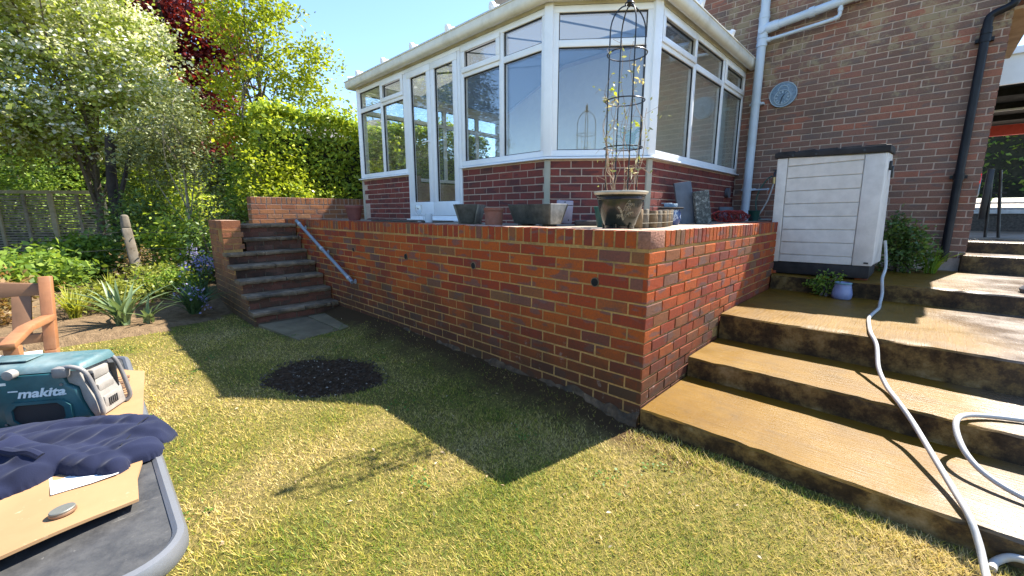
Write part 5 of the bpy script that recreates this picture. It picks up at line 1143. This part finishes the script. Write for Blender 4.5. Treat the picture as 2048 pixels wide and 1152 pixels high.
# ---------------------------------------------------------------- foliage
def clumps(blobs, n, r, shell=2.4):
    w = np.array([b[6] if len(b) > 6 else b[3]*b[4]*b[5] for b in blobs]); k = r.choice(len(blobs), n, p=w/w.sum()); B = np.array([b[:6] for b in blobs])[k]
    d = r.normal(size=(n, 3)); d /= np.linalg.norm(d, axis=1)[:, None]; rad = r.uniform(0, 1, n)**(1/shell)
    return B[:, :3]+d*rad[:, None]*B[:, 3:6], d
def tree(name, label, cat, base, blobs, nc, per, cr_, L, wd, mat, seed, trunk=None, bark=None, limbs=14, group=None, up=.4, shell=2.4, zmin=-9, blossom=None):
    r = np.random.default_rng(seed); t = thing(name, label, cat, base, 0, group); b = np.array(base)
    C, d = clumps(blobs, nc, r, shell); C = C[C[:, 2] > zmin]
    P = (C[:, None, :]+r.normal(size=(len(C), per, 3))*np.array([cr_, cr_, cr_*.62])).reshape(-1, 3)
    V, F = leaf_cloud(P-b, L, wd, r, up); ob('crown', fastmesh('crown', V, F), mat, t)
    if blossom:
        frac, bn, bs, bm_ = blossom; d2 = d[:len(C)]; K = C[r.uniform(size=len(C)) < frac]; Q = (K[:, None, :]+r.normal(size=(len(K), bn, 3))*np.array([cr_*.8, cr_*.8, cr_*.35])+np.array([0, 0, cr_*.55])).reshape(-1, 3)
        V, F = leaf_cloud(Q-b, bs, .9, r, 1.2); ob('blossom', fastmesh('blossom', V, F), bm_, t)
    if trunk:
        m = MB(); h, r0, lean = trunk; top_ = Vector((lean[0], lean[1], h)); P0 = bez([(0, 0, -.1), (lean[0]*.3+.05, lean[1]*.3, h*.35), (lean[0]*.7-.04, lean[1]*.7, h*.7), top_], 4)
        m.tube(P0, [r0*(1-.55*i/len(P0)) for i in range(len(P0))], 9)
        for k in range(limbs):
            c = Vector(C[r.integers(len(C))]-b); a = P0[int(r.integers(len(P0)//3, len(P0)))]; mid = a.lerp(c, .5)+Vector((r.uniform(-.2, .2), r.uniform(-.2, .2), r.uniform(.0, .35))); q = bez([a, mid, c], 4)
            m.tube(q, [r0*.38*(1-.85*i/len(q)) for i in range(len(q))], 6)
        m.build('trunk', bark or M_BARK, t, smooth=True)
    return t
M_BARK = plain('grey_bark', (.13, .10, .075), .9, var=.4, scale=20, bump=.8, bscale=30, dist=.02); M_BARKD = plain('dark_bark', (.03, .022, .018), .95, var=.4, bump=.6)
L_HAW = leaf_mat('hawthorn_leaf', [(0.166, 0.215, 0.0427), (0.331, 0.389, 0.0778), (0.505, 0.545, 0.136)], .42); L_WHITE = leaf_mat('white_blossom', [(.70, .70, .60), (.85, .85, .80)], .4)
L_MAP = leaf_mat('lime_maple_leaf', [(0.187, 0.242, 0.0198), (0.308, 0.363, 0.0275), (0.44, 0.462, 0.044)], .55); L_PUR = leaf_mat('purple_leaf', [(0.0501, 0.00858, 0.0143), (0.129, 0.0143, 0.02), (0.286, 0.0286, 0.0257)], .45)
L_GRY = leaf_mat('grey_green_leaf', [(0.072, 0.09, 0.0264), (0.18, 0.204, 0.072), (0.36, 0.384, 0.192)], .3); L_HED = leaf_mat('laurel_leaf', [(0.121, 0.208, 0.0291), (0.316, 0.414, 0.0534), (0.729, 0.75, 0.0852)], .42, .35)
L_DRK = leaf_mat('dark_leaf', [(0.044, 0.0734, 0.0245), (0.0979, 0.16, 0.0391), (0.221, 0.318, 0.0734)], .35, .4); L_MID = leaf_mat('bush_leaf', [(0.07, 0.131, 0.0245), (0.175, 0.28, 0.0438), (0.384, 0.473, 0.0787)], .42, .4); L_LIM = leaf_mat('lime_ground_leaf', [(0.123, 0.158, 0.022), (0.246, 0.272, 0.0439), (0.351, 0.351, 0.0786)], .45)
L_DRY = leaf_mat('dry_leaf', [(.16, .10, .05), (.30, .19, .09), (.22, .20, .07)], .3); L_FIR = leaf_mat('fir_needle', [(.015, .03, .012), (.03, .055, .02), (.06, .09, .03)], .2)
tree('hawthorn_tree', 'hawthorn tree full of white blossom over the flower bed', 'tree', (-12.5, -2.0, 0), [(-12.4, -2.2, 4.9, 1.9, 1.9, 1.9), (-11.6, -1.1, 4.0, 1.3, 1.2, 1.4), (-12.2, -3.1, 3.6, 1.4, 1.4, 1.3), (-11.2, -.9, 3.0, 1.0, .9, .9), (-13.4, -2.3, 6.4, 1.2, 1.2, 1.0), (-11.5, -3.6, 5.6, 1.2, 1.2, 1.2), (-11.9, -2.7, 2.75, 1.3, 1.2, .75), (-12.3, -1.4, 2.4, 1.0, .9, .6)], 520, 60, .215, .10, .62, L_HAW, 1, (3.2, .085, (.2, .2)), blossom=(.85, 66, .075, L_WHITE), limbs=22)
tree('copper_beech_tree', 'dark red purple leaved tree behind the hawthorn', 'tree', (-14.8, .2, 0), [(-15.0, .0, 6.9, 1.8, 1.7, 1.7), (-14.3, .8, 5.1, 1.2, 1.1, 1.3), (-13.8, .4, 3.4, 1.0, 1.0, .9), (-15.0, -1.2, 7.0, 1.4, 1.4, 1.4), (-14.4, .5, 4.3, 1.3, 1.2, 1.0), (-14.2, 1.5, 6.2, .9, .9, 1.0)], 640, 44, .22, .12, .7, L_PUR, 2, (5, .22, (0, .2)), bark=M_BARKD)
tree('maple_tree', 'airy yellow green maple tree against the blue sky beside the conservatory', 'tree', (-10.3, .95, 0), [(-10.6, .75, 5.3, 1.0, .9, 1.0), (-9.9, 1.35, 4.5, 1.0, .9, .75), (-10.8, .5, 4.1, .6, .6, .6), (-9.5, 1.75, 3.9, .75, .8, .55), (-10.4, .8, 3.2, 1.1, 1.0, .6), (-10.1, 1.25, 5.7, .75, .7, .75), (-9.2, 2.0, 4.6, .6, .6, .5), (-9.0, 2.15, 3.7, .5, .6, .45), (-9.8, .6, 2.9, 1.1, .9, .6)], 310, 36, .15, .095, .62, L_MAP, 3, (4.6, .07, (-.1, .15)), limbs=34, shell=1.7)
tree('shrub_tree', 'slender grey green leaved small tree with pale thin trunk in the bed', 'tree', (-9.4, -.75, 0), [(-9.5, -.8, 2.75, .75, .7, .75), (-9.2, -.5, 2.1, .55, .5, .5), (-9.9, -1.1, 2.3, .6, .6, .6)], 170, 36, .14, .078, .45, L_GRY, 4, (2.3, .035, (-.05, .05)), bark=plain('pale_bark', (.30, .25, .18), .8), limbs=16)
def hedge(name, label, p0, p1, width, z0, z1, n, L, mat, seed, cat='hedge', wd=.55, core=True):
    r = np.random.default_rng(seed); p0 = np.array(p0, float); p1 = np.array(p1, float); d = p1-p0; Ln = np.linalg.norm(d); d /= Ln; nn = np.array([-d[1], d[0]])
    s_ = r.uniform(0, Ln, n); face = r.uniform(size=n); q = r.uniform(-.5, .5, n); z = z0+(z1-z0)*r.uniform(0, 1, n); topm = face < .3
    q = np.where(topm, q, np.sign(q)*(.5-np.abs(r.normal(0, .10, n)))); z = np.where(topm, z1+np.abs(r.normal(0, .09, n))+.10*np.sin(s_*2.1)+.06*np.sin(s_*5), z)
    q = q*(1+.12*np.sin(s_*3.1+z*2.7)); P = np.stack([p0[0]+d[0]*s_+nn[0]*q*width, p0[1]+d[1]*s_+nn[1]*q*width, z], -1)
    mid = (p0+p1)/2; t = thing(name, label, cat, (mid[0], mid[1], z0)); V, F = leaf_cloud(P-np.array([mid[0], mid[1], z0]), L, wd, r, .5); ob('foliage', fastmesh('foliage', V, F), mat, t)
    if core:
        a = math.atan2(d[1], d[0]); m = MB(); m.box(-Ln/2+.1, Ln/2-.1, -width*.28, width*.28, 0, z1-z0-.3, Matrix.Rotation(a, 4, 'Z')); m.build('twiggy_core', plain('twig_dark', (.02, .022, .010), .95, var=.5, scale=12), t)
    return t
hedge('laurel_hedge', 'clipped yellow green laurel hedge behind the parapet wall', (-8.3, .25), (-7.3, 5.2), 1.0, 1.0, 2.95, 30000, .10, L_HED, 6)
hedge('boundary_hedge', 'tall dark boundary hedge far behind the flower bed trees', (-21.5, -14), (-18.5, 9), 1.6, -.1, 4.2, 24000, .24, L_MID, 7)
hedge('rear_hedge', 'long green hedge closing the far end of the lawn opposite the conservatory', (-19, -15.0), (9, -15.0), 1.4, -.1, 2.6, 7000, .24, L_MID, 8)
hedge('drive_hedge', 'leafy green hedge along the far side of the drive', (-1, 20.5), (8, 21), 1.4, 1.7, 4.6, 4200, .16, L_MID, 9)
# fir whose drooping boughs show mirrored in the conservatory glazing
FR = thing('fir_tree', 'tall dark fir tree with drooping boughs on the side boundary of the lawn', 'tree', (-13.2, -7.0, -.1)); r = np.random.default_rng(21); m = MB(); m.tube([(0, 0, 0), (.05, 0, 5), (.1, .05, 9.5)], [.2, .12, .02], 9); m.build('trunk', M_BARKD, FR, smooth=True); P = []; m = MB()
for k in range(95):
    h = 1.2+8.2*(k/95); a = k*2.399; Lr = 2.9*(1-h/10.2)+.25; pts = bez([(0, 0, h), (Lr*.5*math.cos(a), Lr*.5*math.sin(a), h+.12), (Lr*math.cos(a), Lr*math.sin(a), h-.35*Lr*.6)], 7); m.tube(pts, [.025*(1-.8*i/len(pts)) for i in range(len(pts))], 5)
    for p in pts[2:]: P.append(np.array(p)+r.normal(0, 1, (16, 3))*np.array([.17, .17, .12])-np.array([0, 0, .12]))
m.build('boughs', M_BARKD, FR); V, F = leaf_cloud(np.concatenate(P), .19, .22, r, .2); ob('crown', fastmesh('crown', V, F), L_FIR, FR)
tree('lime_tree', 'pale green spreading tree at the side of the lawn, mirrored in the glass doors', 'tree', (-14.0, -4.6, 0), [(-14.0, -4.6, 3.6, 1.7, 1.7, 1.5), (-12.9, -4.9, 2.4, 1.2, 1.2, .9)], 330, 38, .24, .12, .6, L_MID, 12, (3, .14, (.1, .1)))
# shrubs in the bed
def bush(label, c, rad, nc, per, L, mat, seed, wd=.55, up=.6, name='shrub', cat='shrub', stems=9):
    r = np.random.default_rng(seed); t = thing(name, label, cat, (c[0], c[1], c[2])); C, d = clumps([(0, 0, rad[2]*.85, *rad)], nc, r, 2.0); C = C[C[:, 2] > 0]
    P = (C[:, None, :]+r.normal(size=(len(C), per, 3))*np.array(rad)*.16).reshape(-1, 3); P[:, 2] = np.abs(P[:, 2]); V, F = leaf_cloud(P, L, wd, r, up); ob('leaves', fastmesh('leaves', V, F), mat, t)
    m = MB()
    for k in range(stems): e = Vector(C[r.integers(len(C))]); m.tube(bez([(r.uniform(-.1, .1), r.uniform(-.1, .1), 0), (e.x*.4, e.y*.4, e.z*.6), e], 3), [.012]*4+[.007]*3, 5)
    m.build('stems', M_BARK, t); return t
bush('broad dark green shrub with large glossy leaves below the slatted fence', (-8.7, -3.0, -.05), (.95, .85, .38), 85, 30, .12, L_MID, 31)
bush('dense green shrub growing against the slatted fence under the hawthorn', (-10.3, -2.35, -.05), (.95, .8, .42), 110, 30, .11, L_MID, 32)
bush('dark evergreen shrub behind the leaning concrete post', (-9.9, -1.5, -.05), (.75, .7, .85), 110, 30, .085, L_DRK, 33)
bush('loose yellow green shrub between the concrete post and the stairs', (-8.5, -1.05, -.05), (.75, .55, .72), 80, 32, .085, L_HED, 34)
bush('dark glossy shrub against the flank of the garden stairs', (-7.5, -.75, -.05), (.62, .45, .55), 60, 30, .075, L_DRK, 35)
bush('tall leafy shrub filling the gap between the slender tree and the hedge', (-8.9, .35, .3), (.8, .7, 1.15), 150, 30, .08, L_MID, 36)
bush('pale flowering shrub below the slender tree', (-9.2, -.15, .2), (.7, .6, .8), 80, 30, .075, L_GRY, 37)
bush('low lime green ground cover plant behind the strap leaved iris', (-6.6, -2.0, -.05), (.6, .55, .20), 70, 30, .06, L_LIM, 38)
bush('low pale leaved plant at the foot of the concrete post', (-7.3, -1.55, -.05), (.6, .45, .25), 60, 30, .06, L_LIM, 39)
bush('dry brown twiggy plant beside the leaning concrete post', (-7.9, -1.75, -.05), (.3, .3, .42), 35, 18, .05, L_DRY, 40)
bush('orange tinged low shrub behind the garden bench', (-6.3, -3.15, -.05), (.55, .5, .34), 60, 28, .06, leaf_mat('orange_leaf', [(.12, .13, .03), (.30, .19, .06), (.40, .20, .08)], .4), 41)
bush('shaded green shrub under the hawthorn beside the fence end', (-11.8, -1.0, 0), (1.0, .9, 1.3), 120, 28, .10, L_DRK, 42)
bush('leafy shrub spilling over the bank behind the parapet wall', (-7.6, .7, 1.0), (.55, .7, .45), 60, 28, .08, L_HED, 43)
bush('spreading shrub with mid green leaves at the left end of the bed', (-9.3, -4.3, -.05), (1.1, 1.0, .4), 100, 30, .11, L_MID, 44)
bush('dark shrub growing between the storage box and the black downpipe', (1.02, 4.25, .52), (.26, .34, .34), 70, 34, .05, L_DRK, 45, stems=6)
bush('small weedy plant sprouting below the front of the storage box', (.50, 2.90, .356), (.17, .10, .13), 26, 20, .035, L_MID, 46, stems=8)
bush('big bright green shrub showing above the slatted fence', (-18.2, -3.2, .6), (1.9, 1.7, 1.5), 190, 32, .12, L_MID, 47)
bush('green climber covered shrub between the hawthorn and the slender tree', (-12.6, -.6, .6), (1.2, 1.1, 1.1), 150, 30, .10, L_HED, 48)
bush('loose bright yellow green shrub leaning over the parapet wall before the clipped hedge', (-7.75, .35, 1.0), (.55, .65, .85), 95, 30, .085, L_MAP, 49)
bush('low green plants filling the bed below the concrete post', (-6.9, -1.45, -.05), (.55, .4, .22), 60, 28, .06, L_MID, 50)
# slatted fence panels
M_FEN = plain('grey_fence_wood', (.38, .33, .27), .9, var=.3, scale=9, bump=.5, dirt=(.09, .08, .06, .7)); M_FENP = plain('pale_post_wood', (.50, .43, .30), .9, var=.2)
FE = thing('slatted_fence', 'weathered grey wooden fence of thin horizontal slats with upright posts behind the bed', 'fence', (-15.5, -3.2, -.1), math.atan2(1.25, 1.35)+R(8))
for k in range(22):
    z = .28+k*.066; m = MB(); m.box(-1.9, 1.9, -.012+random.uniform(-.004, .004), .012, z, z+.042); m.build('slat', M_FEN, FE)
for k in range(7):
    x = -1.85+k*.62; m = MB(); m.box(x-.03, x+.03, -.055, -.013, .1, 1.74); m.build('upright', M_FEN if k % 2 else M_FENP, FE)
m = MB(); m.box(-1.95, 1.95, -.05, .05, 1.76, 1.84); m.build('capping_rail', M_FENP, FE); m = MB(); m.box(.62, .72, -.11, -.056, 0, 1.8); m.build('post', M_FENP, FE)
# leaning concrete post
CPO = thing('concrete_post', 'leaning old concrete post with rounded top standing in the bed', 'post', (-7.6, -1.72, -.1)); M_OLDC = plain('old_concrete', (.15, .125, .09), .9, var=.3, scale=9, bump=.7, bscale=30, dirt=(.14, .10, .06, .6))
m = MB(); m.hexa([(-.07, -.07, 0), (.08, -.07, 0), (.08, .07, 0), (-.07, .07, 0)], [(-.33, -.115, 1.05), (-.205, -.115, 1.05), (-.205, .005, 1.05), (-.33, .005, 1.05)]); m.build('shaft', M_OLDC, CPO, bev=.025)
m = MB(); m.hexa([(-.332, -.117, 1.03), (-.203, -.117, 1.03), (-.203, .007, 1.03), (-.332, .007, 1.03)], [(-.345, -.105, 1.24), (-.245, -.105, 1.26), (-.245, -.005, 1.26), (-.345, -.005, 1.24)]); m.build('head', M_OLDC, CPO, bev=.04, seg=4)
m = MB()
for z in (.72, .98): m.tube([(-.25, -.6, z-.02), (-.22, -.1, z), (-.22, .0, z), (.2, .9, z-.03)], .004, 5)
m.build('wire', M_MET, CPO)
t = thing('dead_trunk', 'dark bare tree trunk in the shade behind the concrete post', 'tree trunk', (-10.6, -1.75, -.1)); m = MB(); m.tube(bez([(0, 0, 0), (.05, .03, .8), (-.03, .02, 1.7), (.05, .1, 2.8)], 5), [.13-.004*i for i in range(16)], 9); m.build('stem', M_BARKD, t, smooth=True); m = MB(); m.tube(bez([(0, 0, 1.2), (.1, .2, 1.9), (.1, .4, 2.6)], 5), .04, 7); m.build('branch', M_BARKD, t, smooth=True)
# strap leaved plants
def strap(label, c, n, L, w_, mat, seed, spread=.9, droop=.6, name='iris_plant', cat='plant'):
    r = random.Random(seed); t = thing(name, label, cat, c)
    for k in range(n):
        a = r.uniform(0, 2*PI); l = L*r.uniform(.6, 1.15); lean = r.uniform(.1, spread); P = []; b0 = (r.uniform(-.05, .05), r.uniform(-.05, .05))
        for i in range(8): q = i/7; h = l*q*(1-.5*lean*q*droop*1.4); d = l*lean*q*(.35+.65*q); P.append((b0[0]+d*math.cos(a), b0[1]+d*math.sin(a), max(h, .005)))
        ws = [w_*x for x in (.55, .8, 1, 1, .9, .7, .4, .04)]; m = MB(); m.ribbon(P, ws, (-math.sin(a), math.cos(a), 0)); m.build('leaf', mat, t, smooth=True)
    return t
L_IRIS = leaf_mat('iris_leaf', [(.10, .16, .07), (.17, .24, .11), (.26, .32, .17)], .3, .4); L_LILY = leaf_mat('lily_leaf', [(.22, .26, .03), (.36, .38, .05), (.44, .42, .08)], .45); L_BLUE = leaf_mat('bluebell_leaf', [(.03, .07, .03), (.06, .12, .05), (.12, .19, .07)], .3)
strap('clump of broad grey green strap leaves at the edge of the lawn', (-5.28, -2.08, -.09), 30, .56, .026, L_IRIS, 51, 1.0)
strap('smaller clump of grey green strap leaves half in shade next to the broad clump', (-5.25, -1.86, -.09), 12, .34, .02, L_IRIS, 52, 1.1)
strap('yellow green grassy lily clump between the bench and the iris', (-6.05, -2.45, -.08), 60, .46, .010, L_LILY, 53, .9, name='lily_plant')
strap('second yellow green lily clump deeper in the bed', (-6.6, -2.1, -.06), 30, .5, .010, L_LILY, 54, .6, name='lily_plant')
BBL = strap('bluebell clump with mauve blue flowers against the stair flank', (-5.40, -1.40, -.09), 76, .46, .014, L_BLUE, 55, 1.2, name='bluebell_plant')
M_BELL = leaf_mat('bluebell_petal', [(.14, .13, .34), (.24, .23, .50), (.42, .40, .62)], .35); r = np.random.default_rng(56); rr2 = random.Random(57)
for k in range(7):
    a = rr2.uniform(0, 6.28); d = rr2.uniform(.02, .3); h = rr2.uniform(.16, .34); e = (d*math.cos(a)-.25*(h-.3), d*math.sin(a)+.05, h); m = MB(); P0 = bez([(.02, 0, 0), (e[0]*.6, e[1]*.6, h*.6), e], 4); m.tube(P0, .004, 5); st = m.build('stalk', L_BLUE, BBL, smooth=True)
    Q = np.array(e)+r.normal(0, 1, (16, 3))*np.array([.025, .025, .05])-np.array([0, 0, .03]); V, F = leaf_cloud(Q, .035, .7, r, .1); stuff(ob('bells', fastmesh('bells', V, F), M_BELL, st))
BB2 = strap('taller pale bluebell clump behind, beside the stairs', (-6.3, -1.15, -.06), 30, .36, .010, L_BLUE, 58, 1.1, name='bluebell_plant')
for k in range(15):
    a = rr2.uniform(0, 6.28); d = rr2.uniform(.02, .3); h = rr2.uniform(.45, .72); e = (d*math.cos(a), d*math.sin(a), h); m = MB(); m.tube(bez([(.02, 0, 0), (e[0]*.6, e[1]*.6, h*.6), e], 4), .004, 5); st = m.build('stalk', L_BLUE, BB2, smooth=True)
    Q = np.array(e)+r.normal(0, 1, (18, 3))*np.array([.03, .03, .06])-np.array([0, 0, .03]); V, F = leaf_cloud(Q, .04, .7, r, .1); stuff(ob('bells', fastmesh('bells', V, F), M_BELL, st))
strap('spiky bright green grass tuft at the foot of the black downpipe', (1.27, 4.25, .515), 46, .33, .008, leaf_mat('tuft_leaf', [(.10, .17, .02), (.20, .30, .03), (.32, .36, .05)], .45), 60, .8, name='grass_tuft')
# house glimpsed over the hedge
NB = thing('neighbour_house', 'distant pale house roof with a television aerial above the laurel hedge', 'house', (-26, 9.5, 0), R(20)); m = MB(); m.box(-4, 4, -3, 3, 0, 5.0); m.build('wall', plain('pale_render', (.55, .50, .44), .9), NB)
m = MB(); m.prism([(-3.4, 5.0), (3.4, 5.0), (0, 6.6)], -4.3, 4.3, 'x'); m.build('roof', plain('grey_tile', (.20, .17, .15), .8, scale=12), NB)
m = MB(); m.tube([(3.3, 0, 6.4), (3.3, 0, 7.6)], .03, 6); m.tube([(2.7, 0, 7.3), (3.9, .2, 7.6)], .03, 6)
for k in range(6): x = 2.8+k*.2; m.tube([(x, -.3, 7.33+k*.05), (x, .3, 7.33+k*.05)], .015, 5)
m.build('aerial', M_MET, NB)

# ---------------------------------------------------------------- leaf litter and clover on the lawn
r = np.random.default_rng(91); q = np.stack([r.uniform(-4.6, 2.0, 420), r.uniform(-2.6, -.1, 420)], -1); q = q[(soil_d(q[:, 0], q[:, 1]) > .9)]; P = np.concatenate([q, fz(q[:, 0], q[:, 1])[:, None]+.012], -1)
V, F = leaf_cloud(P[:230], .022, .5, r, 2.); stuff(ob('leaf_litter', fastmesh('leaf_litter', V, F), leaf_mat('litter', [(.30, .18, .08), (.50, .36, .20), (.62, .52, .36)], .2)))
cl = np.concatenate([c+np.concatenate([r.normal(0, .045, (26, 2)), np.full((26, 1), .004)], 1) for c in P[230:265]]); V, F = leaf_cloud(cl, .016, .9, r, 3.); stuff(ob('clover', fastmesh('clover', V, F), leaf_mat('clover_leaf', [(.05, .12, .02), (.12, .22, .03)], .35)))
# ---------------------------------------------------------------- mown grass
def grass():
    r = np.random.default_rng(77); N = 1150000
    rad = .75+r.uniform(0, 1, N)**1.45*6.2; th = r.uniform(0, 2*PI, N)
    x = 1.07+rad*np.cos(th); y = -2.26+rad*np.sin(th)
    edge = -5.05+.14*np.sin(y*2.2)+.30*np.clip(-y-2.0, 0, 1.5)-.35*np.clip(y+1.25, 0, 1)
    k = (x > edge) & (x < 3.4) & (y > -4.6) & (y < -.03)
    # keep what this side of the garden can see, thin it out elsewhere
    d = np.stack([x-CAM.x, y-CAM.y], -1); zf = d @ np.array([-.683, .707]); lat = d @ np.array([.719, .695]); k &= (np.abs(lat) < zf*1.5+.9) | (r.uniform(size=N) < .15)
    sd = soil_d(x, y); k &= (sd > 1.0+.09*r.normal(size=N)+.05*np.sin(13*x)*np.sin(17*y)) & ((y < -.25-.18*r.uniform(size=N)) | (r.uniform(size=N) < .16) | (x > .0))
    k &= ~((x > -4.27) & (x < -3.34) & (y > -.95))
    k &= ~((x < -4.25) & (y > -1.02))
    # worn thin areas
    patch = np.sin(x*1.9+1.2*np.sin(y*1.3))*np.sin(y*2.3+1.1*np.sin(x*1.1)); k &= r.uniform(size=N) < .72+.28*np.clip(patch+.4, 0, 1)
    x, y = x[k], y[k]; n = len(x); z = fz(x, y)
    tuft = np.clip((np.sin(x*7.3+2*np.sin(y*5.1))+np.sin(y*8.7+1.7*np.sin(x*4.3)))*.25+.5, 0, 1)
    h = r.uniform(.009, .021, n)*(.7+.6*tuft); edgeg = np.exp(-((y+.16)/.07)**2)*(x > 0); h *= 1+1.0*edgeg
    a = r.uniform(0, 2*PI, n); lean = r.uniform(.4, 1.9, n); w_ = r.uniform(.0007, .0013, n)*(1+np.hypot(x-1.07, y+2.26)*.38)
    ca, sa = np.cos(a), np.sin(a); base = np.stack([x, y, z-.002], -1); side = np.stack([-sa, ca, np.zeros(n)], -1)*w_[:, None]
    tip = base+np.stack([ca*lean*h, sa*lean*h, h], -1)
    V = np.stack([base-side, base+side, tip], 1).reshape(-1, 3); return fastmesh('grass', V, np.arange(3*n).reshape(-1, 3))
def grass_mat():
    t = NT('grass_blades'); g = t.n('ShaderNodeNewGeometry'); rnd = g.outputs['Random Per Island']
    dry = t.math('ADD', t.math('ADD', t.math('MULTIPLY', t.noise(1.15, 6, .62), 1.5), -.16), t.math('MULTIPLY', t.math('SUBTRACT', rnd, .5), .55))
    c = t.ramp(dry, [(.36, (.13, .20, .014)), (.47, (.28, .30, .022)), (.58, (.46, .38, .055)), (.72, (.62, .47, .13)), (.93, (.68, .52, .23))])
    b = t.n('ShaderNodeBsdfPrincipled'); t.l(c, b.inputs['Base Color']); b.inputs['Roughness'].default_value = .55; b.inputs['Specular IOR Level'].default_value = .3
    tr = t.n('ShaderNodeBsdfTranslucent'); t.l(c, tr.inputs[0]); mx = t.n('ShaderNodeMixShader'); mx.inputs[0].default_value = .35; t.l(b.outputs[0], mx.inputs[1]); t.l(tr.outputs[0], mx.inputs[2]); t.l(mx.outputs[0], t.out.inputs[0]); return t.m
g = stuff(ob('grass', grass(), grass_mat()))
